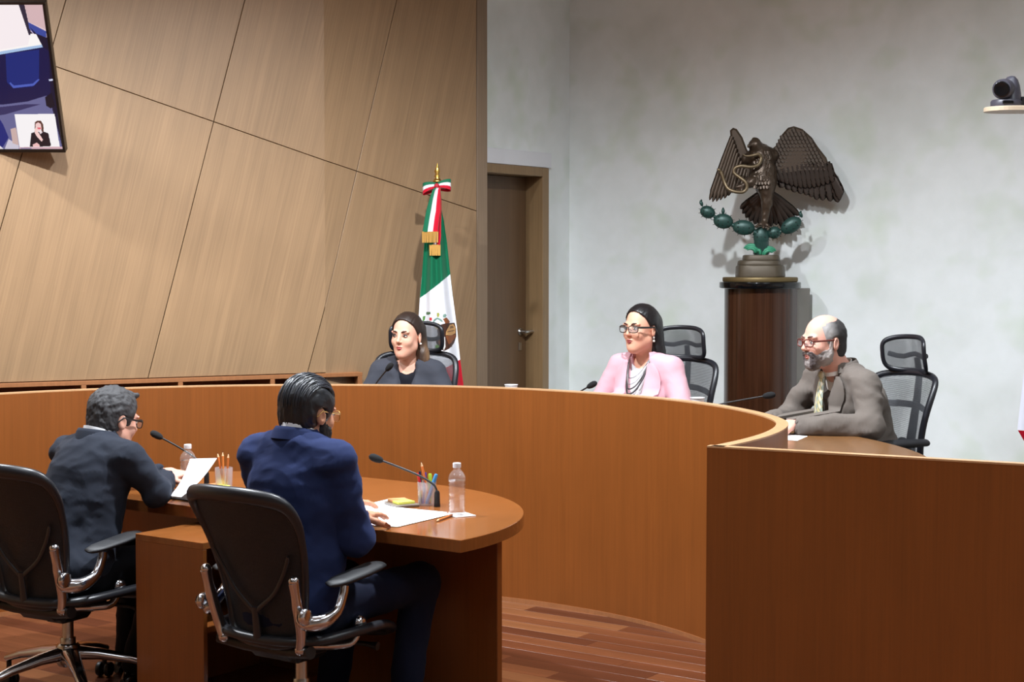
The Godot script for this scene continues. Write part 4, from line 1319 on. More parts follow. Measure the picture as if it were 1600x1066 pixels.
	var man := person(p, dir.normalized(), "bearded balding man in grey-brown suit with red-brown glasses and patterned tie", {
		"bulk": 1.2, "deep": 1.15, "sh": 0.185, "hip": Vector3(0, 0.5, 0.12), "neck": nk, "head": Vector3(0, 1.165, -0.205), "neck_w": 1.12, "face_w": 1.03,
		"yaw": -0.02, "pitch": -0.04, "skin": lin(222, 166, 148), "lips": lin(176, 112, 104), "brow_col": Color8(96, 86, 82), "brow": 0.0034,
		"r": [Vector3(0.26, 0.80, -0.2), Vector3(0.07, 0.80, -0.44), Vector3(-0.6, 0.0, -1), Vector3(0.1, 1, 0), 0.45],
		"l": [Vector3(-0.28, 0.80, -0.16), Vector3(-0.09, 0.80, -0.42), Vector3(0.55, 0.05, -1), Vector3(-0.1, 1, 0), 0.5],
		"leg_r": [Vector3(0.12, 0.5, -0.34), Vector3(0.12, 0.09, -0.34)], "leg_l": [Vector3(-0.12, 0.5, -0.34), Vector3(-0.12, 0.09, -0.34)],
		"cloth": taupe, "trousers": suit.call(Color8(70, 66, 64)), "seed": 31, "wrinkle": 0.022, "jacket_collar": true, "neck_hole": 0.066,
		"cuts": [[nk + Vector3(0, -0.02, -0.08), nk + Vector3(0, -0.14, -0.135), 0.058, 0.046], [nk + Vector3(0, -0.14, -0.135), nk + Vector3(0, -0.32, -0.12), 0.046, 0.01]],
		"lapel": lap, "shirt": mat(Color8(232, 228, 222), 0.75), "shirt_grow": -0.007, "collar": mat(Color8(232, 228, 222), 0.75), "collar_up": 0.01,
		"hair_rough": 0.75, "hair_amp": 0.003, "hair_dir": Vector3(1.5, 0.6, 0.6),
		"hair_tint": func(q: Vector3) -> Color: return lin(54, 50, 50).lerp(lin(150, 146, 144), clampf((-q.z + 0.03) / 0.05, 0, 1)),
		"hair": func(f: Field):
			f.ell(Vector3(0, 0.03, 0.018), Vector3(0.083, 0.085, 0.1), 0.01)
			f.ell(Vector3(0, -0.03, 0.05), Vector3(0.07, 0.07, 0.06), 0.02)
			f.ell(Vector3(0, -0.02, -0.11), Vector3(0.11, 0.14, 0.095), 0.01, Basis.IDENTITY, true)
			f.ell(Vector3(0, 0.125, -0.03), Vector3(0.062, 0.055, 0.1), 0.01, Basis.IDENTITY, true)
			f.keep(Vector3(0, -0.08, 0.05), Vector3(0, -1, 0.2).normalized())
			for s in [-1.0, 1.0]:
				f.ell(Vector3(0.088 * s, -0.012, 0.01), Vector3(0.022, 0.036, 0.027), 0.006, Basis.IDENTITY, true),
		"beard_tint": func(q: Vector3) -> Color: return lin(172, 164, 160).lerp(lin(86, 78, 78), clampf((-q.z - 0.03) / 0.05, 0, 1) * (0.55 if absf(q.x) < 0.018 else 1.0)),
		"beard": func(f: Field):
			f.ell(Vector3(0, -0.06, -0.02), Vector3(0.0755, 0.057, 0.067), 0.02)
			for sg in [-1.0, 1.0]:
				f.cap(Vector3(0.072 * sg, 0.01, -0.008), Vector3(0.066 * sg, -0.05, -0.006), 0.008, 0.013, 0.01)
			f.ell(Vector3(0, -0.1, -0.062), Vector3(0.036, 0.03, 0.034), 0.02)
			for sg in [-1.0, 1.0]:
				f.cap(Vector3(0.028 * sg, -0.052, -0.079), Vector3(0.026 * sg, -0.09, -0.07), 0.011, 0.014, 0.012)
			f.cap(Vector3(-0.026, -0.05, -0.083), Vector3(0, -0.045, -0.092), 0.0095, 0.008, 0.008)
			f.cap(Vector3(0.026, -0.05, -0.083), Vector3(0, -0.045, -0.092), 0.0095, 0.008, 0.008)
			f.ell(Vector3(0, 0.006, -0.07), Vector3(0.068, 0.044, 0.07), 0.01, Basis.IDENTITY, true)
			f.cap(Vector3(-0.014, -0.062, -0.105), Vector3(0.014, -0.062, -0.105), 0.0105, 0.0105, 0.004, true)
			f.keep(Vector3(0, -0.03, 0.02), Vector3(0, 0.25, 1).normalized()),
		"glasses": Color8(96, 40, 32), "rim_r": 0.0026, "temple": 1.5, "lens_h": 0.0165})
	# tie: knot and blade down the shirt front
	var tie := mat(Color(1, 1, 1), 0.5)
	var im := Image.create(48, 96, false, Image.FORMAT_RGB8)
	for y in 96:
		for x in 48:
			var k := int(floor((x + y) / 12.0)) + int(floor((x - y + 200) / 12.0))
			im.set_pixel(x, y, [Color8(196, 186, 140), Color8(150, 160, 150), Color8(212, 200, 176)][posmod(k, 3)] if (x + y) % 12 > 1 else Color8(120, 118, 90))
	tie.albedo_texture = ImageTexture.create_from_image(im)
	mb = Mb.new()
	var rows := []
	for i in 12:
		var f := i / 11.0
		var c := nk + Vector3(0, -0.035 - f * 0.27, -0.112 - 0.03 * sin(f * PI * 0.8) + 0.012 * f)
		var w := lerpf(0.018, 0.042, f) if i > 1 else 0.02
		rows.append([c + Vector3(-w, 0, 0.006), c + Vector3(-w * 0.5, 0, -0.004), c + Vector3(0, 0, -0.007), c + Vector3(w * 0.5, 0, -0.004), c + Vector3(w, 0, 0.006)])
	mb.sheet(rows, 0.004, Vector3(0, 0, -1))
	mb.ball(nk + Vector3(0, -0.028, -0.113), Vector3(0.021, 0.019, 0.014), Basis.IDENTITY, 12, 8)
	put(mb, "necktie", tie, man, "pale green and cream patterned tie")

func last_person() -> Node3D:
	for i in range(get_child_count() - 1, -1, -1):
		if String(get_child(i).name).begins_with("person"):
			return get_child(i)
	return null

func combed(f: Field, r: RandomNumberGenerator, n: int) -> Array:
	# locks combed from the brow over the crown to the nape, lying on the hair
	var out := []
	for i in n:
		var x0 := r.randf_range(-0.07, 0.07)
		var start := r.randf_range(-0.9, 0.9)
		var pth := []
		for k in 5:
			var w := start + k * 0.2
			var d := Vector3(x0 * 1.1, cos(w) * 0.11, sin(w) * 0.12)
			var from := Vector3(x0 * 0.3, 0.02, 0.0) + d * 1.6
			var h := f.hit(from, -d.normalized(), 0.2)
			if h == Vector3.INF:
				break
			pth.append(h + d.normalized() * 0.004)
		if pth.size() == 5:
			out.append(pth)
	return out

func earrings(head: Vector3, yaw: float, pitch: float, drop: float) -> void:
	var t := last_person()
	var hx := Transform3D(Basis(Vector3.UP, yaw) * Basis(Vector3.RIGHT, pitch), head)
	for s in [-1.0, 1.0]:
		var mb := Mb.new()
		mb.ball(hx * Vector3(0.082 * s, -0.042 - drop, 0.006), Vector3.ONE * 0.0062, Basis.IDENTITY, 10, 7)
		if drop > 0.0:
			mb.tube([hx * Vector3(0.082 * s, -0.038, 0.006), hx * Vector3(0.082 * s, -0.05, 0.006)], 0.002, 6)
			mb.ball(hx * Vector3(0.082 * s, -0.042, 0.006), Vector3.ONE * 0.0045, Basis.IDENTITY, 8, 6)
		put(mb, "earring", mat(Color8(236, 228, 218), 0.2), t, "pearl earring")

func necklaces(nk: Vector3) -> void:
	var t := last_person()
	var k := 0
	for q in [[0.062, 0.11, 0.0026, Color8(120, 118, 122)], [0.064, 0.14, 0.0026, Color8(150, 148, 150)], [0.068, 0.19, 0.0046, Color8(62, 60, 62)], [0.066, 0.165, 0.004, Color8(70, 66, 66)]]:
		var mb := Mb.new()
		var pth := []
		for i in 25:
			var f := i / 24.0 * 2.0 - 1.0
			var a := absf(f)
			pth.append(nk + Vector3(f * q[0] * (1.0 + 0.15 * (1.0 - a)), 0.0 - q[1] * (1.0 - pow(a, 2.2)), -0.05 * pow(1.0 - a, 0.4) - 0.08 + 0.045 * a * a - 0.035 * (1.0 - a) * q[1] / 0.15))
		mb.tube(pth, q[2], 8)
		put(mb, "necklace", mat(q[3], 0.35, 0.6), t)
		k += 1
	var mb := Mb.new()
	mb.ball(nk + Vector3(0, -0.215, -0.178), Vector3(0.006, 0.012, 0.005), Basis.IDENTITY, 10, 6)
	mb.ball(nk + Vector3(0, -0.24, -0.18), Vector3(0.008, 0.016, 0.005), Basis.IDENTITY, 10, 6)
	mb.box(nk + Vector3(0, -0.226, -0.18), Vector3(0.028, 0.006, 0.006), Basis.IDENTITY, 0.001)
	put(mb, "pendant", M.steel, t, "silver cross pendant")

# ---------------------------------------------------------------- pedestal and eagle
const PED := Vector3(1.545, 0, -9.97)

func pedestal() -> void:
	var t := thing("pedestal", "tall dark lacquered wood half-column pedestal carrying the eagle", "pedestal", PED + Vector3(0, DAIS, 0), atan2(-VX.x, -VX.z))
	# local +z faces the room (away from the plaster wall)
	var H := 1.4
	var mb := Mb.new()
	var pl := PackedVector2Array()
	for i in 25:
		var w := PI * i / 24.0
		pl.append(Vector2(cos(w) * 0.225, sin(w) * 0.2))
	pl.append(Vector2(-0.225, -0.06))
	pl.append(Vector2(0.225, -0.06))
	var xf := Transform3D(Basis(Vector3(1, 0, 0), Vector3(0, 0, 1), Vector3(0, -1, 0)), Vector3(0, H - 0.04, 0))
	mb.extrude(pl, H - 0.04, xf)
	for i in mb.N.size():
		if absf(mb.N[i].y) < 0.5 and mb.V[i].z > -0.01:
			mb.N[i] = Vector3(mb.V[i].x / 0.0506, 0, mb.V[i].z / 0.04).normalized()
	put(mb, "column", M.column, t)
	mb = Mb.new()
	mb.box(Vector3(0, (H - 0.04) / 2, -0.165), Vector3(0.43, H - 0.04, 0.21), Basis.IDENTITY, 0.003)
	put(mb, "back_box", mat(Color8(122, 116, 108), 0.5), t, "grey painted back of the pedestal")
	mb = Mb.new()
	mb.lathe([[0.24, H - 0.04], [0.252, H - 0.035], [0.252, H - 0.004], [0.246, H]], 40)
	put(mb, "cap", M.gloss_black, t, "glossy black cap")

# statue drawn in crop pixels (1028x1066 crop of the photograph), z towards the room in metres
func sp(x: float, y: float, z := 0.0) -> Vector3:
	return Vector3((x - 455.0) / 952.0, (985.0 - y) / 952.0, z)

func feather(mb: Mb, a: Vector3, b: Vector3, w: float, face: Vector3, th := 0.008, tip := 0.7) -> void:
	# a long plate from a to b with a raised quill and a rounded tip
	var d := b - a
	var L := d.length()
	d /= L
	var side := d.cross(face).normalized()
	var up := side.cross(d).normalized()
	var rows := []
	for q in [[0.0, 0.75], [0.35, 1.0], [tip, 0.98], [0.88, 0.8], [0.96, 0.5], [1.0, 0.12]]:
		var c: Vector3 = a + d * L * q[0]
		var hw: float = w * 0.5 * q[1]
		rows.append([c - side * hw, c - side * hw * 0.45 + up * th * 0.8, c + up * th * 1.35, c + side * hw * 0.45 + up * th * 0.8, c + side * hw, c - up * th * 0.6])
	mb.skin(rows, true, true)

func statue() -> void:
	var t := thing("eagle_statue", "bronze eagle with spread wings biting a snake on a green prickly pear", "statue", PED + Vector3(0, DAIS + 1.4, 0), deg_to_rad(-9.0))
	var bronze := mat(Color8(78, 64, 52), 0.38, 0.5)
	var bronze2 := mat(Color8(70, 60, 54), 0.27, 0.55)
	var brass := mat(Color8(122, 106, 82), 0.4, 0.6)
	var stone := mat(Color8(84, 74, 60), 0.5, 0.3)
	var cact := mat(Color8(40, 72, 66), 0.4, 0.25)
	var leaf := mat(Color8(58, 142, 108), 0.45, 0.1)
	# reeded ring, stepped rock
	var mb := Mb.new()
	var rows := []
	for q in [[0.0, 0.225], [0.004, 0.232], [0.026, 0.232], [0.03, 0.226]]:
		var r := []
		for k in 144:
			var w := TAU * k / 144.0
			r.append(Vector3(cos(w), 0, sin(w)) * (q[1] * (1.0 if k % 2 == 0 else 0.975)) + Vector3(0, q[0], 0))
		rows.append(r)
	mb.skin(rows, true, true)
	put(mb, "reeded_ring", mat(Color8(122, 104, 70), 0.45, 0.6), t, "dull gold reeded ring")
	var stones := [[-0.002, 0.03, 0.105, 0.15, 0.145], [-0.004, 0.105, 0.135, 0.132, 0.125], [0.005, 0.135, 0.168, 0.115, 0.105]]
	var jn := FastNoiseLite.new()
	jn.seed = 3
	jn.frequency = 6.0
	for s in stones:
		mb = Mb.new()
		rows = []
		for q in [[0.0, 0.97], [0.1, 1.0], [0.85, 0.97], [1.0, 0.9]]:
			var r := []
			for k in 22:
				var w := TAU * k / 22.0
				var cx := signf(cos(w)) * pow(absf(cos(w)), 0.6)
				var cz := signf(sin(w)) * pow(absf(sin(w)), 0.6)
				var p: Vector3 = Vector3(cx * s[3], 0, cz * s[4]) * float(q[1])
				p *= 1.0 + 0.1 * jn.get_noise_3d(p.x * 3, s[1] * 9, p.z * 3)
				r.append(p + Vector3(s[0], lerpf(s[1], s[2], q[0]), 0))
			rows.append(r)
		mb.skin(rows, true, true)
		put(mb, "rock_step", stone, t)
	# scrolls and leaves round the foot of the cactus
	for q in [[400, 790, -1.0], [505, 805, 1.0], [445, 800, -0.4]]:
		for k in 3:
			mb = Mb.new()
			var c := sp(q[0], q[1], 0.06 + 0.012 * k)
			var pth := []
			for i in 9:
				var w := lerpf(-0.2, 2.6, i / 8.0)
				var rr := 0.05 - 0.012 * k
				pth.append(c + Vector3(-cos(w) * rr * q[2], sin(w) * rr * 0.9 - 0.02, 0.0))
			mb.tube(pth, [0.006, 0.009, 0.011, 0.011, 0.011, 0.01, 0.009, 0.007, 0.004], 8)
			put(mb, "leaf_scroll", leaf, t)
	# cactus pads: centre, half sizes, tilt
	var pads := [[145, 572, 46, 37, -22], [237, 626, 58, 45, -8], [357, 664, 66, 45, -6], [460, 720, 46, 62, 0], [535, 694, 40, 36, 14], [633, 652, 66, 44, 34]]
	var thorn := Mb.new()
	for p in pads:
		mb = Mb.new()
		var b := Basis(Vector3(0, 0, 1), deg_to_rad(p[4]))
		var c := sp(p[0], p[1], 0.05)
		var r := Vector3(p[2] / 952.0, p[3] / 952.0, 0.028)
		mb.ball(c, r, b, 20, 12)
		var pad := put(mb, "cactus_pad", cact, t)
		mb = Mb.new()
		for k in 11:
			var w := TAU * k / 11.0 + 0.3
			var d := b * Vector3(cos(w) * r.x, sin(w) * r.y, 0)
			mb.tube([c + d * 0.96, c + d * 1.0 + d.normalized() * 0.012], [0.003, 0.0008], 5)
		for k in 7:
			var d := b * Vector3((k % 3 - 1) * 0.5 * r.x, (k / 3 - 1) * 0.5 * r.y, r.z * 0.85)
			mb.ball(c + d, Vector3(0.0045, 0.0045, 0.006), Basis.IDENTITY, 6, 4)
		put(mb, "spines", mat(Color8(30, 44, 42), 0.5), pad).set_meta("kind", "stuff")
	for q in [[108, 520, -20], [236, 568, 0], [688, 590, -25]]:
		mb = Mb.new()
		mb.ball(sp(q[0], q[1], 0.05), Vector3(0.011, 0.02, 0.011), Basis(Vector3(0, 0, 1), deg_to_rad(-q[2])), 10, 6)
		mb.ball(sp(q[0], q[1] - 18, 0.05), Vector3(0.006, 0.006, 0.006), Basis.IDENTITY, 6, 4)
		put(mb, "cactus_fruit", cact, t)
	for q in [[190, 600, 182, 597, 0.012, 0.012, 0.05], [288, 648, 300, 652, 0.014, 0.014, 0.05], [415, 690, 440, 700, 0.02, 0.02, 0.05], [575, 690, 560, 692, 0.016, 0.016, 0.05], [460, 740, 460, 820, 0.045, 0.05, 0.03]]:
		mb = Mb.new()
		mb.tube([sp(q[0], q[1], 0.05), sp(q[2], q[3], q[6])], [q[4], q[5]], 10)
		put(mb, "cactus_stem", cact, t)
	# body: one continuous surface
	var F := Field.new(Vector3(-0.25, 0.25, -0.18), Vector3(0.2, 0.96, 0.24), 0.008)
	F.ell(sp(458, 300, 0.03), Vector3(0.075, 0.13, 0.08), 0.04, Basis(Vector3(0, 0, 1), 0.12))
	F.ell(sp(480, 385, 0.02), Vector3(0.07, 0.1, 0.075), 0.05)
	F.cap(sp(440, 240, 0.04), sp(425, 190, 0.07), 0.055, 0.038, 0.03)
	F.ell(sp(418, 178, 0.08), Vector3(0.036, 0.032, 0.04), 0.02)
	F.cap(sp(405, 180, 0.105), sp(382, 190, 0.125), 0.014, 0.009, 0.01)
	F.cap(sp(382, 190, 0.125), sp(376, 206, 0.128), 0.009, 0.003, 0.006)
	F.cap(sp(430, 152, 0.08), sp(450, 165, 0.06), 0.012, 0.004, 0.015)
	F.cap(sp(415, 148, 0.08), sp(428, 146, 0.06), 0.012, 0.004, 0.015)
	# standing leg, raised leg
	F.cap(sp(486, 400, 0.06), sp(492, 520, 0.06), 0.055, 0.032, 0.03)
	F.cap(sp(492, 520, 0.06), sp(478, 628, 0.06), 0.032, 0.018, 0.02)
	for q in [[430, 660, 0.10], [470, 668, 0.115], [505, 662, 0.10], [490, 640, 0.0]]:
		F.cap(sp(478, 630, 0.06), sp(q[0], q[1], q[2]), 0.015, 0.009, 0.01)
	F.cap(sp(440, 370, 0.07), sp(400, 400, 0.12), 0.05, 0.034, 0.03)
	F.cap(sp(400, 400, 0.12), sp(345, 425, 0.13), 0.03, 0.018, 0.02)
	for q in [[305, 430, 0.15], [312, 462, 0.14], [345, 462, 0.15]]:
		F.cap(sp(345, 425, 0.13), sp(q[0], q[1], q[2]), 0.014, 0.008, 0.01)
	F.cap(sp(470, 225, 0.0), sp(520, 235, -0.02), 0.05, 0.04, 0.04)
	F.cap(sp(420, 250, 0.0), sp(365, 260, 0.0), 0.045, 0.035, 0.04)
	var nz := FastNoiseLite.new()
	nz.seed = 5
	nz.frequency = 30.0
	mb = Mb.new()
	F.build(mb, Transform3D.IDENTITY, null, nz, 0.005)
	put(mb, "eagle_body", bronze, t)
	# small breast and thigh feathers laid over the body
	mb = Mb.new()
	for i in 9:
		for j in 5:
			var x := 420.0 + j * 18.0 + (9.0 if i % 2 else 0.0)
			var y := 230.0 + i * 24.0
			var h := F.hit(sp(x, y, 0.3), Vector3(0, 0, -1))
			if h != Vector3.INF:
				feather(mb, h + Vector3(0, 0.012, -0.003), h + Vector3(0, -0.02, 0.003), 0.026, Vector3(0, 0, 1), 0.001)
	var bf := put(mb, "breast_feathers", bronze, t)
	bf.set_meta("kind", "stuff")
	# wing at the sunny side: core, three rows of feathers
	var core := PackedVector2Array()
	for q in [[455, 215], [500, 215], [545, 175], [575, 115], [610, 75], [645, 66], [695, 84], [750, 135], [785, 190], [835, 255], [860, 330], [760, 330], [650, 350], [560, 370], [505, 360], [470, 300]]:
		var s := sp(q[0], q[1])
		core.append(Vector2(s.x, s.y))
	mb = Mb.new()
	mb.extrude(core, 0.034, Transform3D(Basis.IDENTITY, Vector3(0, 0, -0.06)), 0.012)
	var dome := func(m: Mb, ox: float) -> void:
		for i in m.V.size():
			var p := m.V[i]
			m.V[i].z += 0.30 * (p.x - ox) * (p.x - ox)
	dome.call(mb, 0.1)
	put(mb, "wing", bronze, t)
	var rnd2 := RandomNumberGenerator.new()
	rnd2.seed = 4
	var up_edge := [[520, 345], [565, 342], [605, 330], [640, 318], [680, 308], [715, 302], [745, 296], [775, 292], [800, 290], [825, 292], [845, 300]]
	var low_edge := [[548, 405], [585, 428], [622, 442], [655, 456], [690, 466], [722, 474], [752, 486], [782, 502], [818, 506], [862, 512], [905, 518]]
	for i in up_edge.size():
		# long flight feathers
		mb = Mb.new()
		feather(mb, sp(up_edge[i][0], up_edge[i][1] + 14, -0.045), sp(low_edge[i][0], low_edge[i][1], -0.04), 0.058, Vector3(0, 0, 1), 0.004)
		dome.call(mb, 0.1)
		put(mb, "flight_feather", bronze2, t)
	for i in 4:
		mb = Mb.new()
		feather(mb, sp(838 + i * 6, 280 + i * 18, -0.035), sp(915 + i * 5, 505 - i * 12, -0.03), 0.048, Vector3(0, 0, 1), 0.004)
		dome.call(mb, 0.1)
		put(mb, "flight_feather", bronze2, t)
	for i in 13:
		# middle row
		var f := i / 12.0
		mb = Mb.new()
		feather(mb, sp(lerpf(530, 850, f), lerpf(330, 290, f) - 18 * sin(f * PI), -0.024), sp(lerpf(560, 870, f), lerpf(385, 400, f) + 40 * sin(f * PI), -0.026), 0.046, Vector3(0, 0, 1), 0.0035)
		dome.call(mb, 0.1)
		put(mb, "covert_feather", bronze2, t)
	mb = Mb.new()
	for row in 11:
		for k in 17:
			var x := 490.0 + k * 22.0 + (11.0 if row % 2 else 0.0)
			var y := 90.0 + row * 22.0
			var q := sp(x, y)
			if Geometry2D.is_point_in_polygon(Vector2(q.x, q.y - 0.012), core) and Geometry2D.is_point_in_polygon(Vector2(q.x, q.y + 0.02), core) and Geometry2D.is_point_in_polygon(Vector2(q.x + 0.02, q.y), core):
				feather(mb, q + Vector3(-0.006, 0.016, -0.0275), q + Vector3(0.008, -0.018, -0.0215), 0.029, Vector3(0, 0, 1), 0.0018)
	dome.call(mb, 0.1)
	var sc := put(mb, "small_coverts", mat(Color8(76, 63, 52), 0.62, 0.3), t)
	sc.set_meta("kind", "stuff")
	# the other wing, seen nearly from its edge
	core = PackedVector2Array()
	for q in [[272, 92], [290, 75], [312, 82], [345, 130], [372, 200], [400, 250], [400, 330], [385, 400], [330, 330], [290, 250], [282, 190]]:
		var s := sp(q[0], q[1])
		core.append(Vector2(s.x, s.y))
	mb = Mb.new()
	mb.extrude(core, 0.04, Transform3D(Basis.IDENTITY, Vector3(0, 0, -0.05)), 0.012)
	for i in mb.V.size():
		mb.V[i].z += 0.35 * maxf(0.0, -mb.V[i].x - 0.04)
	put(mb, "wing", bronze, t)
	var ends := [[158, 505], [176, 515], [198, 512], [220, 504], [244, 494], [266, 478], [288, 462], [312, 450], [338, 446], [362, 440]]
	var starts := [[286, 130], [294, 150], [302, 175], [310, 200], [318, 225], [328, 250], [340, 275], [352, 300], [364, 320], [374, 340]]
	for i in 10:
		mb = Mb.new()
		feather(mb, sp(starts[i][0], starts[i][1], 0.02 - 0.004 * i), sp(ends[i][0], ends[i][1], 0.03 - 0.004 * i), 0.036, Vector3(0.2, 0, 1), 0.006, 0.85)
		for k in mb.V.size():
			mb.V[k].z += 0.35 * maxf(0.0, -mb.V[k].x - 0.04)
		put(mb, "flight_feather", bronze, t)
	# tail fan behind the legs
	for i in 13:
		var w := lerpf(-0.98, 0.92, i / 12.0)
		mb = Mb.new()
		var L := 0.2 + 0.03 * cos(w * 1.5) + (0.055 if i > 8 else 0.0)
		var a := sp(490, 440, -0.06)
		feather(mb, a, a + Vector3(sin(w) * L * 0.98, -cos(w) * L, -0.02 - 0.03 * absf(w)), 0.052, Vector3(0, 0, 1), 0.007)
		put(mb, "tail_feather", bronze2, t)
	# snake
	var path := []
	for q in [[352, 238, 0.14], [372, 250, 0.145], [410, 246, 0.14], [440, 240, 0.135], [456, 262, 0.13], [440, 300, 0.14], [400, 314, 0.15], [345, 308, 0.15], [308, 318, 0.15], [300, 345, 0.15], [330, 372, 0.155], [365, 400, 0.16], [376, 432, 0.16], [355, 458, 0.16], [310, 458, 0.165], [268, 440, 0.16], [245, 400, 0.15], [232, 360, 0.15], [222, 338, 0.15]]:
		path.append(sp(q[0], q[1], q[2]))
	path = spline(path, 4)
	var rad := []
	for i in path.size():
		rad.append(0.011 * clampf(minf(i + 2, 12) / 12.0, 0.3, 1.0))
	mb = Mb.new()
	mb.tube(path, rad, 10)
	mb.ball(sp(214, 330, 0.15), Vector3(0.016, 0.009, 0.01), Basis(Vector3(0, 0, 1), -0.5), 12, 8)
	put(mb, "snake", brass, t)

# ---------------------------------------------------------------- flags
func flag_picture(with_crest: bool) -> ImageTexture:
	# u across the hanging cloth, v down; the bands run slantwise because the cloth hangs from its corner
	var W := 300
	var H := 600
	var im := Image.create(W, H, false, Image.FORMAT_RGB8)
	for y in H:
		for x in W:
			var u := float(x) / W
			var v := float(y) / H
			var a := lerpf(0.479, 0.348, u)
			var b := lerpf(0.935, 0.822, u)
			var c := Color8(14, 104, 70)
			if v > b:
				c = Color8(186, 18, 40)
			elif v > a:
				c = Color8(232, 232, 238)
			im.set_pixel(x, y, c)
	if with_crest:
		# crest in crop pixels (574x1066, 70x130 photo px): eagle, cactus, wreath
		var e := func(pts: Array, c: Color) -> void:
			var o := []
			for q in pts:
				var fx: float = 660.0 + q[0] / 8.2
				var fy: float = 480.0 + q[1] / 8.2
				# cloth edges in the photograph: left and right x at this height
				var k := clampf((fy - 340.0) / 262.0, 0, 1)
				var xl := lerpf(664.0, 654.0, clampf(k * 2.0, 0, 1))
				var xr := lerpf(690.0, 724.0, k)
				o.append(Vector2((fx - xl) / (xr - xl) * W, (fy - 330.0) / 282.0 * H))
			fill_poly(im, o, c)
		var brown := Color8(66, 40, 30)
		var rust := Color8(128, 72, 40)
		var tan_c := Color8(186, 140, 88)
		var green := Color8(84, 128, 62)
		var teal := Color8(120, 150, 138)
		e.call([[45, 60], [100, 55], [105, 80], [70, 95], [45, 90]], Color8(56, 96, 44))
		e.call([[0, 115], [35, 110], [30, 160], [0, 190]], green)
		e.call([[60, 170], [110, 175], [110, 220], [65, 220]], green)
		e.call([[90, 125], [125, 125], [125, 165], [92, 165]], Color8(196, 60, 66))
		e.call([[180, 70], [205, 65], [215, 90], [205, 125], [185, 120]], Color8(150, 150, 70))
		e.call([[262, 90], [290, 78], [305, 100], [290, 130], [262, 125]], teal)
		e.call([[125, 215], [150, 150], [190, 125], [240, 150], [262, 180], [240, 180], [190, 150], [160, 170], [140, 230]], teal)
		e.call([[165, 210], [215, 195], [225, 240], [200, 280], [165, 250]], Color8(222, 196, 150))
		e.call([[262, 145], [305, 125], [345, 180], [335, 215], [290, 200]], rust)
		e.call([[190, 290], [230, 220], [290, 200], [345, 200], [400, 200], [420, 280], [425, 370], [400, 460], [350, 520], [280, 555], [220, 520], [180, 440], [185, 380], [200, 340]], brown)
		e.call([[345, 220], [385, 215], [410, 260], [412, 335], [370, 355], [300, 350], [305, 300]], tan_c)
		e.call([[350, 240], [380, 240], [395, 262], [345, 270]], Color8(120, 84, 52))
		e.call([[320, 300], [400, 290], [402, 303], [318, 315]], Color8(120, 84, 52))
		e.call([[300, 360], [412, 350], [415, 380], [370, 450], [340, 470]], rust)
		e.call([[200, 430], [250, 400], [268, 440], [262, 500], [225, 480]], rust)
		e.call([[278, 375], [292, 375], [300, 500], [278, 550], [268, 500]], Color8(226, 222, 220))
		e.call([[170, 480], [205, 470], [235, 520], [180, 530]], Color8(120, 176, 70))
		e.call([[40, 515], [100, 520], [100, 560], [50, 560]], green)
		e.call([[210, 520], [240, 520], [240, 552], [210, 550]], Color8(190, 70, 70))
		e.call([[300, 580], [335, 570], [330, 620], [310, 610]], Color8(56, 96, 60))
		e.call([[365, 470], [382, 480], [375, 512]], brown)
	return ImageTexture.create_from_image(im)

func hanging_cloth(rows_in: Array, depth: float, folds: float, phase: float) -> Mb:
	# rows_in: [y, left x, right x] in local metres; the cloth swings in soft vertical folds
	var mb := Mb.new()
	var rows := []
	var n := 40
	for r in rows_in:
		var row := []
		var w: float = r[2] - r[1]
		for j in n + 1:
			var u := float(j) / n
			var bulge := sin(u * PI) * w * 0.32 * depth
			var z := bulge + 0.020 * sin(u * folds * TAU + phase + r[0] * 1.2) * clampf(w / 0.2, 0.15, 1.0)
			row.append(Vector3(r[1] + w * u, r[0], z))
		rows.append(row)
	mb.sheet(rows, 0.0025, Vector3(0, 0, 1))
	return mb

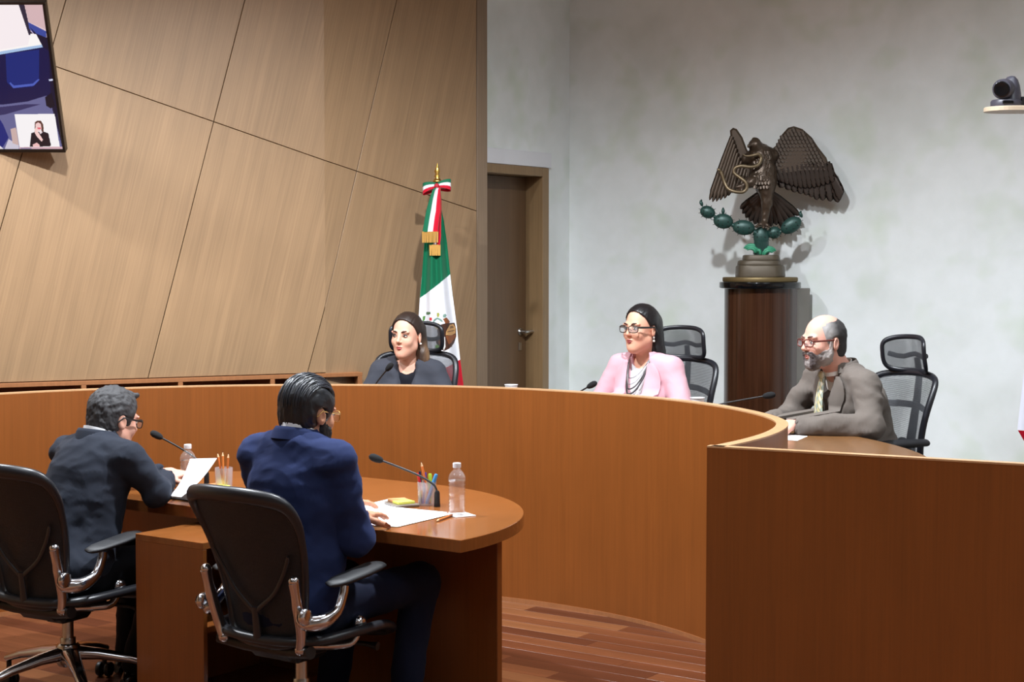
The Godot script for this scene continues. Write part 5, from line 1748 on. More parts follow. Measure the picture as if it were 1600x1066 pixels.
func flags() -> void:
	var z := 9.62
	var s := FOCAL / z
	var base := at_z(689, 600, z)
	base.y = DAIS
	var t := thing("standing_flag", "green, white and red flag with crest hanging on a pole with a bow", "flag", base)
	var X := func(px: float) -> float: return (px - 689.0) / s
	var Y := func(py: float) -> float: return CAM_H - (py - 408.0) / s - DAIS
	var mb := Mb.new()
	mb.lathe([[0.2, 0], [0.2, 0.012], [0.17, 0.03], [0.06, 0.045], [0.03, 0.09], [0.022, 0.12]], 28)
	put(mb, "stand", M.gold, t)
	mb = Mb.new()
	mb.tube([Vector3(0, 0.05, 0), Vector3(-0.012, 1.0, 0), Vector3(X.call(684), Y.call(290), 0)], 0.014, 12)
	put(mb, "pole", M.gold, t)
	mb = Mb.new()
	var fx: float = X.call(684)
	var fy: float = Y.call(290)
	mb.lathe([[0.014, 0], [0.018, 0.008], [0.032, 0.018], [0.022, 0.032], [0.012, 0.044], [0.019, 0.054], [0.01, 0.064], [0.018, 0.082], [0.008, 0.108], [0.001, 0.132]], 16, Transform3D(Basis.IDENTITY, Vector3(fx, fy, 0)))
	put(mb, "finial", M.gold, t)
	# cloth
	var rows := []
	for q in [[318, 676, 688], [345, 668, 694], [380, 664, 699], [420, 661, 703], [465, 657, 708], [510, 654, 714], [560, 654, 719], [600, 655, 724], [660, 655, 728], [760, 656, 734]]:
		rows.append([Y.call(q[0]), X.call(q[1]), X.call(q[2])])
	# refine
	var fine := []
	for i in rows.size() - 1:
		for k in 4:
			var f := k / 4.0
			fine.append([lerpf(rows[i][0], rows[i + 1][0], f), lerpf(rows[i][1], rows[i + 1][1], f), lerpf(rows[i][2], rows[i + 1][2], f)])
	fine.append(rows[-1])
	mb = hanging_cloth(fine, 1.0, 2.6, 0.6)
	for i in mb.U.size():
		var py := 408.0 + (CAM_H - (mb.V[i].y + DAIS)) * s
		mb.U[i].y = clampf((py - 330.0) / 282.0, 0.0, 0.999)
	for i in mb.V.size():
		mb.V[i].z += 0.02
	var fm := fabric(Color(1, 1, 1), 0.55, 0.2)
	fm.albedo_texture = flag_picture(true)
	put(mb, "cloth", fm, t)
	# bow: two loops, knot, two tails with gold fringe
	var rib := func(a: float, b: float, c: float) -> ImageTexture:
		var im := Image.create(30, 4, false, Image.FORMAT_RGB8)
		for x in 30:
			for y in 4:
				im.set_pixel(x, y, Color8(30, 110, 78) if x < 10 else (Color8(236, 232, 238) if x < 20 else Color8(200, 24, 48)))
		return ImageTexture.create_from_image(im)
	var rm := fabric(Color(1, 1, 1), 0.45, 0.2)
	rm.albedo_texture = rib.call(0, 0, 0)
	var tails := [[[684, 294, 0.07], [677, 300, 0.085], [668, 330, 0.095], [662, 363, 0.095]], [[684, 296, 0.065], [681, 320, 0.075], [675, 370, 0.078], [673, 383, 0.078]]]
	var widths := [[0.02, 0.05, 0.085, 0.092], [0.02, 0.04, 0.06, 0.062]]
	for k in 2:
		var pth := []
		for q in tails[k]:
			pth.append(Vector3(X.call(q[0]), Y.call(q[1]), q[2]))
		pth = spline(pth, 5)
		var rr := []
		for i in pth.size():
			var f := float(i) / (pth.size() - 1) * 3.0
			var j := mini(int(f), 2)
			var w: float = lerpf(widths[k][j], widths[k][j + 1], f - j)
			var row := []
			for c in 13:
				var u := c / 12.0
				row.append(pth[i] + Vector3(w * u, 0, 0.008 * sin(u * 7.0 + k)))
			rr.append(row)
		mb = Mb.new()
		mb.sheet(rr, 0.002, Vector3(0, 0, 1))
		var tail := put(mb, "ribbon_tail", rm, t)
		mb = Mb.new()
		var e: Vector3 = pth[-1]
		var we: float = widths[k][3]
		for c in 15:
			var p := e + Vector3(we * c / 14.0, 0.002, 0.002)
			mb.tube([p, p + Vector3(rnd.randf_range(-0.002, 0.002), -0.066, 0.002)], [0.0034, 0.003], 5)
		put(mb, "fringe", mat(Color8(206, 158, 80), 0.5, 0.2), tail, "gold fringe")
	for sd in [-1.0, 1.0]:
		var rr := []
		for i in 13:
			var w := TAU * i / 12.0
			var dx: float = sd * (0.042 - 0.042 * cos(w)) * 1.0
			var dy := 0.010 * sin(w) - 0.018 * (1.0 - cos(w)) * 0.5 + (0.012 if sd > 0 else 0.0) * (1.0 - cos(w))
			var row := []
			for c in 9:
				var u := c / 8.0 - 0.5
				var wd := 0.03 + 0.038 * (0.5 - 0.5 * cos(w))
				row.append(Vector3(fx + dx, fy - 0.008 + dy - u * wd, 0.05 + 0.018 * sin(w)))
			rr.append(row)
		mb = Mb.new()
		mb.sheet(rr, 0.0015, Vector3(0, 0, 1))
		for i in mb.U.size():
			mb.U[i] = Vector2(mb.U[i].x, mb.U[i].y)
		put(mb, "bow_loop", rm, t)
	mb = Mb.new()
	mb.ball(Vector3(fx, fy - 0.008, 0.07), Vector3(0.016, 0.016, 0.012), Basis.IDENTITY, 12, 8)
	put(mb, "bow_knot", mat(Color8(186, 22, 44), 0.6), t)
	# second flag, of which only an edge shows
	z = 8.95
	s = FOCAL / z
	var b2 := at_z(1668, 690, z)
	b2.y = DAIS
	var t2 := thing("standing_flag", "white flag with red corner on a pole in front of the plaster wall", "flag", b2)
	var X2 := func(px: float) -> float: return (px - 1668.0) / s
	var Y2 := func(py: float) -> float: return CAM_H - (py - 408.0) / s - DAIS
	mb = Mb.new()
	mb.lathe([[0.2, 0], [0.2, 0.012], [0.17, 0.03], [0.06, 0.045], [0.03, 0.09], [0.022, 0.12]], 28)
	put(mb, "stand", M.gold, t2)
	mb = Mb.new()
	mb.tube([Vector3(0, 0.05, -0.03), Vector3(0, 2.0, -0.03)], 0.014, 12)
	put(mb, "pole", M.gold, t2)
	var pl := []
	for i in 21:
		var py := lerpf(340.0, 672.0, i / 20.0)
		pl.append([Y2.call(py), X2.call(lerpf(1652.0, 1589.5, pow(i / 20.0, 1.0) if py < 560 else lerpf(0.66, 1.0, (py - 560.0) / 112.0))), X2.call(lerpf(1690.0, 1716.0, i / 20.0))])
	for r in pl:
		var py: float = 408.0 + (CAM_H - DAIS - r[0]) * s
		if py > 560.0:
			r[1] = X2.call(lerpf(1598.0, 1587.5, (py - 560.0) / 112.0))
		else:
			r[1] = X2.call(lerpf(1652.0, 1598.0, (py - 340.0) / 220.0))
	mb = hanging_cloth(pl, 0.5, 3.0, 0.2)
	put(mb, "cloth", fabric(Color8(228, 228, 240), 0.6, 0.2), t2)
	var red := []
	for i in 7:
		var f := i / 6.0
		red.append([Y2.call(lerpf(673.0, 720.0, f)), X2.call(lerpf(1588.5, 1616.0, f)), X2.call(1716.0)])
	mb = hanging_cloth(red, 0.5, 3.0, 0.2)
	put(mb, "red_corner", fabric(Color8(176, 16, 36), 0.6, 0.2), t2, "red lower corner of the cloth")

# ---------------------------------------------------------------- small things
func gooseneck(label: String, at: Vector3, tip: Vector3, base_h: float) -> void:
	var t := thing("gooseneck_microphone", label, "microphone", at, 0.0, "gooseneck microphones")
	var d := tip - at
	var mb := Mb.new()
	mb.lathe([[0.0125, 0.0], [0.0125, 0.008], [0.0115, 0.012], [0.0105, base_h], [0.006, base_h + 0.008]], 16)
	put(mb, "base", M.black, t)
	mb = Mb.new()
	var h := d * Vector3(1, 0, 1)
	var pth := spline([Vector3(0, base_h, 0), Vector3(0, base_h + 0.03, 0) + h * 0.06, h * 0.3 + Vector3(0, lerpf(base_h + 0.03, d.y, 0.36), 0), h * 0.65 + Vector3(0, lerpf(base_h + 0.03, d.y, 0.7), 0), d], 5)
	mb.tube(pth, 0.0042, 8)
	put(mb, "neck", M.black, t)
	mb = Mb.new()
	var a: Vector3 = (pth[-1] - pth[-4]).normalized()
	mb.tube([d - a * 0.012, d - a * 0.004, d + a * 0.012, d + a * 0.03, d + a * 0.042, d + a * 0.047], [0.006, 0.012, 0.0155, 0.0155, 0.011, 0.003], 12)
	put(mb, "windscreen", mat(Color8(16, 16, 18), 0.95), t)

func bottle(label: String, at: Vector3) -> void:
	var t := thing("water_bottle", label, "bottle", at, 0.0, "clear plastic water bottles")
	var pr := [[0.027, 0.0], [0.0315, 0.006]]
	for k in 9:
		var y := 0.014 + k * 0.0125
		pr.append([0.0322, y])
		pr.append([0.0275 if k != 4 else 0.0255, y + 0.006])
	pr.append_array([[0.0325, 0.128], [0.0322, 0.14], [0.028, 0.152], [0.02, 0.163], [0.0135, 0.17], [0.0125, 0.176], [0.0125, 0.181]])
	var g := mat(Color(0.93, 0.95, 0.97, 0.07), 0.05)
	g.transparency = BaseMaterial3D.TRANSPARENCY_ALPHA
	var mb := Mb.new()
	mb.lathe(pr, 24)
	put(mb, "bottle_body", g, t)
	mb = Mb.new()
	var wpr := []
	for q in pr:
		if q[1] < 0.136:
			wpr.append([q[0] - 0.0015, q[1] + 0.002])
	mb.lathe(wpr, 24)
	var wm := mat(Color(0.95, 0.97, 0.98, 0.04), 0.02)
	wm.transparency = BaseMaterial3D.TRANSPARENCY_ALPHA
	put(mb, "water", wm, t)
	mb = Mb.new()
	var rows := []
	for q in [[0.177, 0.0148], [0.179, 0.0155], [0.193, 0.0155], [0.195, 0.0145]]:
		var r := []
		for k in 36:
			var w := TAU * k / 36.0
			r.append(Vector3(cos(w), 0, sin(w)) * q[1] * (1.0 if k % 2 else 0.96) + Vector3(0, q[0], 0))
		rows.append(r)
	mb.skin(rows, true, true)
	put(mb, "cap", M.white, t)

func pen_holder(label: String, at: Vector3, pens: Array) -> void:
	var t := thing("pen_holder", label, "pen holder", at, 0.0, "clear pen holders on the table")
	var mb := Mb.new()
	mb.lathe([[0.002, 0.004], [0.033, 0.004], [0.036, 0.092], [0.0375, 0.092], [0.0345, 0.0], [0.002, 0.0]], 24, Transform3D.IDENTITY, false)
	var g := mat(Color(0.82, 0.8, 0.82, 0.34), 0.1)
	g.transparency = BaseMaterial3D.TRANSPARENCY_ALPHA
	put(mb, "cup", g, t)
	for p in pens:
		# [dx, dz foot, dx, dz top, height, colour, kind, label]
		var o := thing(p[6], p[7], p[8], at, 0.0, "pens standing in the clear pen holders")
		var a := Vector3(p[0], 0.006, p[1])
		var b := Vector3(p[2], p[4], p[3])
		var d := (b - a).normalized()
		mb = Mb.new()
		if p[6] == "pencil":
			mb.tube([a, b - d * 0.02], 0.0046, 6)
			put(mb, "shaft", mat(p[5], 0.4), o)
			mb = Mb.new()
			mb.tube([b - d * 0.02, b - d * 0.005], [0.0046, 0.0014], 6)
			var pt := put(mb, "sharpened_point", mat(Color8(222, 184, 140), 0.7), o)
			mb = Mb.new()
			mb.tube([b - d * 0.005, b], [0.0014, 0.0004], 6)
			put(mb, "lead", M.black, pt)
		else:
			var r: float = 0.0075 if p[6] == "highlighter_pen" else 0.0048
			mb.tube([a, b - d * 0.045], r * 0.92, 10)
			put(mb, "barrel", mat(p[5], 0.35), o)
			mb = Mb.new()
			mb.tube([b - d * 0.046, b - d * 0.044, b - d * 0.006, b], [r * 0.9, r * 1.06, r, r * 0.7], 10)
			put(mb, "cap", mat(p[5], 0.3), o)

func sheet_of_paper(label: String, c: Array, lift: float, printed := false, called := "paper_sheet", bow := 0.0) -> void:
	# c: four corners, top edge first
	var t := thing(called, label, "paper", Vector3(c[3]))
	var rows := []
	for i in 9:
		var r := []
		for j in 7:
			var p: Vector3 = lerp(lerp(c[0], c[1], j / 6.0), lerp(c[3], c[2], j / 6.0), i / 8.0)
			var n: Vector3 = (c[1] - c[0]).cross(c[3] - c[0]).normalized()
			r.append(p + n * bow * sin(i / 8.0 * PI) + Vector3(0, lift, 0) - Vector3(c[3]))
		rows.append(r)
	var mb := Mb.new()
	mb.sheet(rows, 0.0006, Vector3(0, 1, 0.6))
	var m: StandardMaterial3D = M.paper
	if printed:
		m = mat(Color(1, 1, 1), 0.75)
		var im := Image.create(140, 200, false, Image.FORMAT_RGB8)
		im.fill(Color8(238, 239, 244))
		var r := RandomNumberGenerator.new()
		r.seed = 77
		for line in 26:
			var y := 16 + line * 6
			if line in [3, 9, 10, 17]:
				continue
			var x := 18
			var stop := 122 - (40 if line in [2, 8, 16] else 0)
			while x < stop:
				var w := r.randi_range(3, 9)
				im.fill_rect(Rect2i(x, y, mini(w, stop - x), 2), Color8(140, 144, 160))
				x += w + 2
		m.albedo_texture = ImageTexture.create_from_image(im)
	put(mb, "sheet", m, t)

func note_tray(label: String, at: Vector3, yaw: float, w: float) -> void:
	var t := thing("note_tray", label, "note tray", at, yaw, "trays of sticky notes on the table")
	var mb := Mb.new()
	mb.box(Vector3(0, 0.006, 0), Vector3(w, 0.012, 0.1), Basis.IDENTITY, 0.003)
	var g := mat(Color(0.5, 0.46, 0.42), 0.2)
	put(mb, "tray", g, t)
	var k := 0
	for q in [[-0.18, Color8(206, 142, 92)], [0.16, Color8(214, 214, 92)]]:
		var n := thing("sticky_note_pad", ["orange sticky note pad lying on the tray " , "yellow sticky note pad lying on the tray "][k] + label.split(" tray ")[-1], "note pad", at + Vector3(0, 0.0121, 0), yaw, "sticky note pads on the trays")
		mb = Mb.new()
		mb.box(Vector3(q[0] * w * 1.3, 0.005, 0.003), Vector3(w * 0.44, 0.01, 0.07), Basis(Vector3.UP, 0.06 * (k * 2 - 1)), 0.001)
		put(mb, "pad", mat(q[1], 0.8), n)
		k += 1

func small_things() -> void:
	var ty := 0.7502
	# microphones
	var m1 := at_h(683, 792, ty)
	gooseneck_at("gooseneck microphone on the table beside the colourful pen holder", m1, at_z(594, 719, -m1.z + 0.04))
	var m2 := at_h(323, 760, ty)
	gooseneck_at("gooseneck microphone on the table behind the held sheet", m2, at_z(250, 683, -m2.z + 0.04))
	var dy := DESK + 0.0002
	var j1 := arc_at(deg_to_rad(88.5), 0.3, dy)
	gooseneck_at("gooseneck microphone on the bench in front of the woman in dark grey", j1, at_z(605.5, 577, -j1.z - 0.06))
	var j2 := arc_at(deg_to_rad(60.0), 0.3, dy)
	gooseneck_at("gooseneck microphone on the bench in front of the woman in pink", j2, at_z(920.5, 604, -j2.z - 0.03))
	var j3 := arc_at(deg_to_rad(36.5), 0.2, dy)
	gooseneck_at("gooseneck microphone on the bench in front of the bearded man", j3, at_z(1196, 619, -j3.z - 0.1))
	# bottles
	var b1 := at_h(714, 806, ty)
	var nb := thing("paper_napkin", "folded white paper napkin under the water bottle on the table", "napkin", b1, 0.5)
	var mb := Mb.new()
	mb.box(Vector3(0.016, 0.0015, 0.0), Vector3(0.085, 0.003, 0.085), Basis.IDENTITY, 0.001)
	put(mb, "napkin", M.napkin, nb)
	bottle("clear water bottle standing on the white napkin", b1 + Vector3(0, 0.0032, 0))
	bottle("clear water bottle on the table behind the held sheet", at_h(294, 768, ty))
	for q in [[489, 90.0, 99.0, "white paper cup behind the bench rim, above the navy-suited man"], [798, 60.0, 72.0, "white paper cup behind the bench rim, in front of the door"], [1091, 30.0, 50.0, "white paper cup behind the bench rim, beside the pink-jacketed woman"]]:
		var best := 0.0
		var gap := 1e9
		for i in 200:
			var p := arc_at(deg_to_rad(lerpf(q[1] - 10.0, q[2] + 10.0, i / 199.0)), 0.11, DESK + 0.15)
			var px := 800.0 + FOCAL * p.x / -p.z
			if absf(px - q[0]) < gap:
				gap = absf(px - q[0])
				best = deg_to_rad(lerpf(q[1] - 10.0, q[2] + 10.0, i / 199.0))
		var cup := thing("paper_cup", q[3], "cup", arc_at(best, 0.11, dy), 0.0, "white paper cups on the bench")
		mb = Mb.new()
		mb.lathe([[0.004, 0.004], [0.022, 0.004], [0.031, 0.143], [0.034, 0.145], [0.034, 0.148], [0.0315, 0.148], [0.023, 0.0], [0.004, 0.0]], 24, Transform3D.IDENTITY, false)
		put(mb, "cup_wall", M.white, cup)
	# pens
	pen_holder("clear pen holder with colourful pens beside the microphone", at_h(667, 789, ty), [
		[-0.01, 0.0, -0.036, 0.0, 0.125, Color8(206, 36, 40), "ball_pen", "red pen in the pen holder beside the microphone", "pen"],
		[0.012, 0.0, -0.022, 0.01, 0.172, Color8(226, 120, 52), "pencil", "tall orange pencil in the pen holder beside the microphone", "pencil"],
		[-0.015, 0.01, -0.005, -0.015, 0.125, Color8(82, 48, 128), "ball_pen", "purple pen in the pen holder beside the microphone", "pen"],
		[0.01, -0.01, 0.012, -0.02, 0.12, Color8(176, 206, 62), "highlighter_pen", "lime green highlighter in the pen holder beside the microphone", "highlighter"],
		[0.0, 0.012, 0.038, 0.012, 0.122, Color8(72, 148, 206), "highlighter_pen", "light blue highlighter in the pen holder beside the microphone", "highlighter"],
		[-0.02, -0.008, -0.028, -0.012, 0.13, Color8(40, 36, 70), "ball_pen", "dark blue pen in the pen holder beside the microphone", "pen"]])
	pen_holder("clear pen holder with three pencils behind the navy-suited man", at_h(350, 765, ty), [
		[0.0, 0.0, -0.026, 0.0, 0.155, Color8(222, 122, 58), "pencil", "orange pencil leaning out of the three-pencil holder", "pencil"],
		[0.0, 0.01, -0.004, 0.0, 0.16, Color8(214, 126, 60), "pencil", "upright orange pencil in the middle of the three-pencil holder", "pencil"],
		[0.01, 0.0, 0.02, 0.0, 0.153, Color8(204, 116, 56), "pencil", "orange pencil at the edge of the three-pencil holder", "pencil"]])
	# papers
	sheet_of_paper("white printed sheet held up by the man in charcoal", [at_z(297, 717, 6.42), at_z(339, 716, 6.3), at_z(283, 777, 6.1), at_z(266, 775, 6.22)], 0.0, true, "paper_sheet", 0.012)
	sheet_of_paper("white sheet half covered by the paper stack beside the note tray", [at_h(608, 780, ty), at_h(650, 788, ty), at_h(610, 800, ty), at_h(567, 790, ty)], 0.001)
	var k := 0
	for q in [[0.0, 0.0], [3.0, 1.5], [-4.0, -1.0]]:
		sheet_of_paper(["white sheet at the bottom of the paper stack under the watch wearer's hand", "white sheet in the middle of the paper stack under the watch wearer's hand", "white top sheet of the paper stack under the watch wearer's hand"][k], [at_h(548 + q[0], 788 + q[1], ty), at_h(703 + q[0], 803 + q[1], ty), at_h(618 + q[0], 823 + q[1], ty), at_h(541 + q[0], 818 + q[1], ty)], 0.0014 + 0.0012 * k)
		k += 1
	sheet_of_paper("white sheet on the bench in front of the bearded man", [at_h(1226, 679, dy), at_h(1262, 682, dy), at_h(1246, 689, dy), at_h(1218, 687, dy)], 0.001)
	# folder under the reading man's papers
	var f := thing("document_folder", "flat black document folder on the table under the held sheet", "folder", at_h(290, 776, ty), yaw_of(UX))
	mb = Mb.new()
	mb.box(Vector3(0, 0.003, 0), Vector3(0.34, 0.006, 0.17), Basis.IDENTITY, 0.0015)
	put(mb, "cover", mat(Color8(22, 23, 27), 0.5), f)
	note_tray("grey tray with sticky notes beside the colourful pen holder", at_h(628, 790, ty), yaw_of(UX) - 0.5, 0.125)
	note_tray("grey tray with sticky notes behind the navy-suited man", at_h(322, 769, ty) + VX * 0.06, yaw_of(UX) - 0.2, 0.125)
	# pencil lying on the table
	var pa := at_h(682, 816, ty)
	var pb := at_h(706, 807, ty)
	var pn := thing("pencil", "orange-brown pencil lying on the table beside the bottle", "pencil", pa)
	var d := (pb - pa)
	mb = Mb.new()
	mb.tube([Vector3(0, 0.0046, 0) + d * 0.12, d + Vector3(0, 0.0046, 0)], 0.0044, 6)
	put(mb, "shaft", mat(Color8(190, 108, 48), 0.4), pn)
	mb = Mb.new()
	mb.tube([Vector3(0, 0.0046, 0) + d * 0.12, Vector3(0, 0.0046, 0)], [0.0044, 0.0006], 6)
	put(mb, "sharpened_point", mat(Color8(222, 184, 140), 0.7), pn)
	ptz()

func gooseneck_at(label: String, at: Vector3, tip: Vector3) -> void:
	gooseneck(label, at, at + (tip - at), 0.055)

func ptz() -> void:
	# video camera on a small round-ended shelf fixed to the plaster wall
	var z := 7.4
	var s := FOCAL / z
	var at := at_z(1572, 168, z)
	var sh := thing("camera_shelf", "small pale round-ended hanging shelf under the video camera", "shelf", at)
	# local x to the side; wall lies behind
	var pl := PackedVector2Array()
	for i in 17:
		var w := PI / 2 + PI * i / 16.0
		pl.append(Vector2(cos(w) * 0.1, sin(w) * 0.1))
	pl.append(Vector2(0.3, -0.1))
	pl.append(Vector2(0.3, 0.1))
	var mb := Mb.new()
	mb.extrude(pl, 0.02, Transform3D(Basis(Vector3(1, 0, 0), Vector3(0, 0, -1), Vector3(0, 1, 0)), Vector3(0, -0.02, 0)), 0.003)
	put(mb, "board", mat(Color8(188, 168, 144), 0.5), sh)
	mb = Mb.new()
	mb.lathe([[0.012, -0.03], [0.02, -0.021], [0.006, -0.02]], 12, Transform3D(Basis.IDENTITY, Vector3(0.09, 0, 0.04)))
	put(mb, "screw_knob", M.black, sh)
	# drop rod from the ceiling
	mb = Mb.new()
	mb.tube([Vector3(0.27, -0.01, 0), Vector3(0.27, CEIL - at.y - 0.001, 0)], 0.014, 10)
	put(mb, "hanging_rod", M.steel, sh)
	var c := thing("video_camera", "dark grey pan-tilt video camera on the small hanging shelf", "camera", at)
	var grey := mat(Color8(64, 62, 72), 0.4)
	mb = Mb.new()
	mb.lathe([[0.066, 0.0], [0.07, 0.006], [0.07, 0.026], [0.064, 0.034]], 28)
	put(mb, "base", grey, c)
	mb = Mb.new()
	mb.box(Vector3(-0.012, 0.018, 0.068), Vector3(0.05, 0.016, 0.01), Basis.IDENTITY, 0.003)
	put(mb, "sensor_window", M.gloss_black, c)
	mb = Mb.new()
	mb.box(Vector3(0.085, 0.025, 0.0), Vector3(0.05, 0.045, 0.06), Basis.IDENTITY, 0.004)
	put(mb, "connector_box", M.black, c)
	mb = Mb.new()
	var rows := []
	for q in [[0.034, 0.062, 0.058], [0.06, 0.06, 0.052], [0.1, 0.052, 0.046], [0.125, 0.04, 0.04], [0.14, 0.022, 0.03], [0.144, 0.006, 0.01]]:
		var r := []
		for k in 22:
			var w := TAU * k / 22.0
			r.append(Vector3(0.022 + cos(w) * q[1] * 0.75, q[0], sin(w) * q[2] - 0.004))
		rows.append(r)
	mb.skin(rows, true, true)
	put(mb, "yoke", grey, c)
	mb = Mb.new()
	var face := Basis(Vector3.UP, -0.55) * Basis(Vector3.RIGHT, 0.12)
	mb.lathe([[0.044, -0.05], [0.046, 0.0], [0.046, 0.035], [0.04, 0.045]], 26, Transform3D(face * Basis(Vector3.RIGHT, PI / 2), Vector3(-0.018, 0.082, 0.028)))
	var hd := put(mb, "camera_head", grey, c)
	mb = Mb.new()
	mb.lathe([[0.036, 0.044], [0.036, 0.05], [0.028, 0.047], [0.004, 0.046]], 24, Transform3D(face * Basis(Vector3.RIGHT, PI / 2), Vector3(-0.018, 0.082, 0.028)))
	put(mb, "lens", M.gloss_black, hd)

# ---------------------------------------------------------------- helpers
class Mb:
	var V := PackedVector3Array()
	var N := PackedVector3Array()
	var U := PackedVector2Array()
	var C := PackedColorArray()
	var I := PackedInt32Array()
	var col := Color(1, 1, 1)
	func vert(p: Vector3, n: Vector3, uv := Vector2.ZERO) -> int:
		V.append(p); N.append(n); U.append(uv); C.append(col)
		return V.size() - 1
	func tri(a: int, b: int, c: int) -> void:
		var g := (V[c] - V[a]).cross(V[b] - V[a])
		if g.dot(N[a] + N[b] + N[c]) >= 0.0:
			I.append(a); I.append(b); I.append(c)
		else:
			I.append(a); I.append(c); I.append(b)
	func poly(pts: Array, hint: Vector3, uvs: Array = []) -> void:
		var n := Vector3.ZERO
		for i in range(1, pts.size() - 1):
			n += (pts[i] - pts[0]).cross(pts[i + 1] - pts[0])
		n = n.normalized()
		if n.dot(hint) < 0.0:
			n = -n
		var s := V.size()
		for i in pts.size():
			vert(pts[i], n, uvs[i] if uvs.size() > i else Vector2(pts[i].x + pts[i].z, pts[i].y))
		for i in range(1, pts.size() - 1):
			tri(s, s + i, s + i + 1)
	func box(c: Vector3, size: Vector3, b := Basis.IDENTITY, ch := 0.0) -> void:
		var h := size * 0.5
		var k := minf(ch, minf(h.x, minf(h.y, h.z)) * 0.9)
		var P := {}
		for ax in 3:
			for sx in [-1, 1]:
				for sy in [-1, 1]:
					for sz in [-1, 1]:
						var q := Vector3(sx * h.x, sy * h.y, sz * h.z)
						for o in 3:
							if o != ax:
								q[o] -= signf(q[o]) * k
						P[[ax, sx, sy, sz]] = c + b * q
		var sg := [[-1, -1], [-1, 1], [1, 1], [1, -1]]
		for ax in 3:
			for s in [-1, 1]:
				var pts := []
				for e in sg:
					var t := [0, 0, 0]
					t[ax] = s; t[(ax + 1) % 3] = e[0]; t[(ax + 2) % 3] = e[1]
					pts.append(P[[ax, t[0], t[1], t[2]]])
				var hn := Vector3.ZERO
				hn[ax] = s
				poly(pts, b * hn)
		if k <= 0.0:
			return
		for ax in 3:
			var a1 := (ax + 1) % 3
			var a2 := (ax + 2) % 3
			for s1 in [-1, 1]:
				for s2 in [-1, 1]:
					var pts := []
					var hn := Vector3.ZERO
					hn[a1] = s1; hn[a2] = s2
					for w in [[a1, -1], [a1, 1], [a2, 1], [a2, -1]]:
						var t := [0, 0, 0]
						t[ax] = w[1]; t[a1] = s1; t[a2] = s2
						pts.append(P[[w[0], t[0], t[1], t[2]]])
					poly(pts, b * hn)
		for sx in [-1, 1]:
			for sy in [-1, 1]:
				for sz in [-1, 1]:
					poly([P[[0, sx, sy, sz]], P[[1, sx, sy, sz]], P[[2, sx, sy, sz]]], b * Vector3(sx, sy, sz))
	# rows of points to a smooth skin
	func skin(rows: Array, wrap := false, cap := false, uvs := Vector2.ONE, inward := Vector3.INF) -> void:
		var nr := rows.size()
		var nc: int = rows[0].size()
		var s := V.size()
		var mid := Vector3.ZERO
		for r in rows:
			for p in r:
				mid += p
		mid /= float(nr * nc)
		var flip := 0.0
		for i in nr:
			for j in nc:
				var jl: int = (j - 1 + nc) % nc if wrap else maxi(j - 1, 0)
				var jr: int = (j + 1) % nc if wrap else mini(j + 1, nc - 1)
				var du: Vector3 = rows[i][jr] - rows[i][jl]
				var dv: Vector3 = rows[mini(i + 1, nr - 1)][j] - rows[maxi(i - 1, 0)][j]
				var n := du.cross(dv)
				if n.length_squared() < 1e-16 or du.length_squared() < 1e-14:
					n = (rows[i][j] - rows[1 if i == 0 else i - 1][j])
				n = n.normalized()
				vert(rows[i][j], n, Vector2(float(j) / nc * uvs.x, float(i) / nr * uvs.y))
				if wrap:
					var cc := Vector3.ZERO
					for q in rows[i]:
						cc += q
					flip += n.dot(rows[i][j] - cc / nc)
				elif inward != Vector3.INF:
					flip += n.dot(inward)
		if flip < 0.0:
			for k in range(s, V.size()):
				N[k] = -N[k]
		for i in nr - 1:
			for j in (nc if wrap else nc - 1):
				var j2: int = (j + 1) % nc
				tri(s + i * nc + j, s + i * nc + j2, s + (i + 1) * nc + j2)
				tri(s + i * nc + j, s + (i + 1) * nc + j2, s + (i + 1) * nc + j)
		if cap and wrap:
			poly(rows[0], rows[0][0] - rows[1][0])
			poly(rows[nr - 1], rows[nr - 1][0] - rows[nr - 2][0])
	# a sheet with thickness, rows of points, thickened along t (a vector, or its normals when zero)
	func sheet(rows: Array, th: float, toward: Vector3, uv_front := true) -> void:
		var nr := rows.size()
		var nc: int = rows[0].size()
		var back := []
		for i in nr:
			var br := []
			for j in nc:
				var du: Vector3 = rows[i][mini(j + 1, nc - 1)] - rows[i][maxi(j - 1, 0)]
				var dv: Vector3 = rows[mini(i + 1, nr - 1)][j] - rows[maxi(i - 1, 0)][j]
				var n := du.cross(dv).normalized()
				if n.dot(toward) < 0.0:
					n = -n
				br.append(rows[i][j] - n * th)
			back.append(br)
		var s := V.size()
		skin(rows, false, false, Vector2.ONE, toward)
		# exact 0..1 texture coordinates on the front
		for i in nr:
			for j in nc:
				U[s + i * nc + j] = Vector2(float(j) / (nc - 1), float(i) / (nr - 1))
		s = V.size()
		skin(back, false, false, Vector2.ONE, -toward)
		for i in nr:
			for j in nc:
				U[s + i * nc + j] = Vector2(float(j) / (nc - 1), float(i) / (nr - 1))
		for j in nc - 1:
			poly([rows[0][j], rows[0][j + 1], back[0][j + 1], back[0][j]], rows[0][j] - rows[1][j])
			poly([rows[nr - 1][j], rows[nr - 1][j + 1], back[nr - 1][j + 1], back[nr - 1][j]], rows[nr - 1][j] - rows[nr - 2][j])
		for i in nr - 1:
			poly([rows[i][0], rows[i + 1][0], back[i + 1][0], back[i][0]], rows[i][0] - rows[i][1])
			poly([rows[i][nc - 1], rows[i + 1][nc - 1], back[i + 1][nc - 1], back[i][nc - 1]], rows[i][nc - 1] - rows[i][nc - 2])
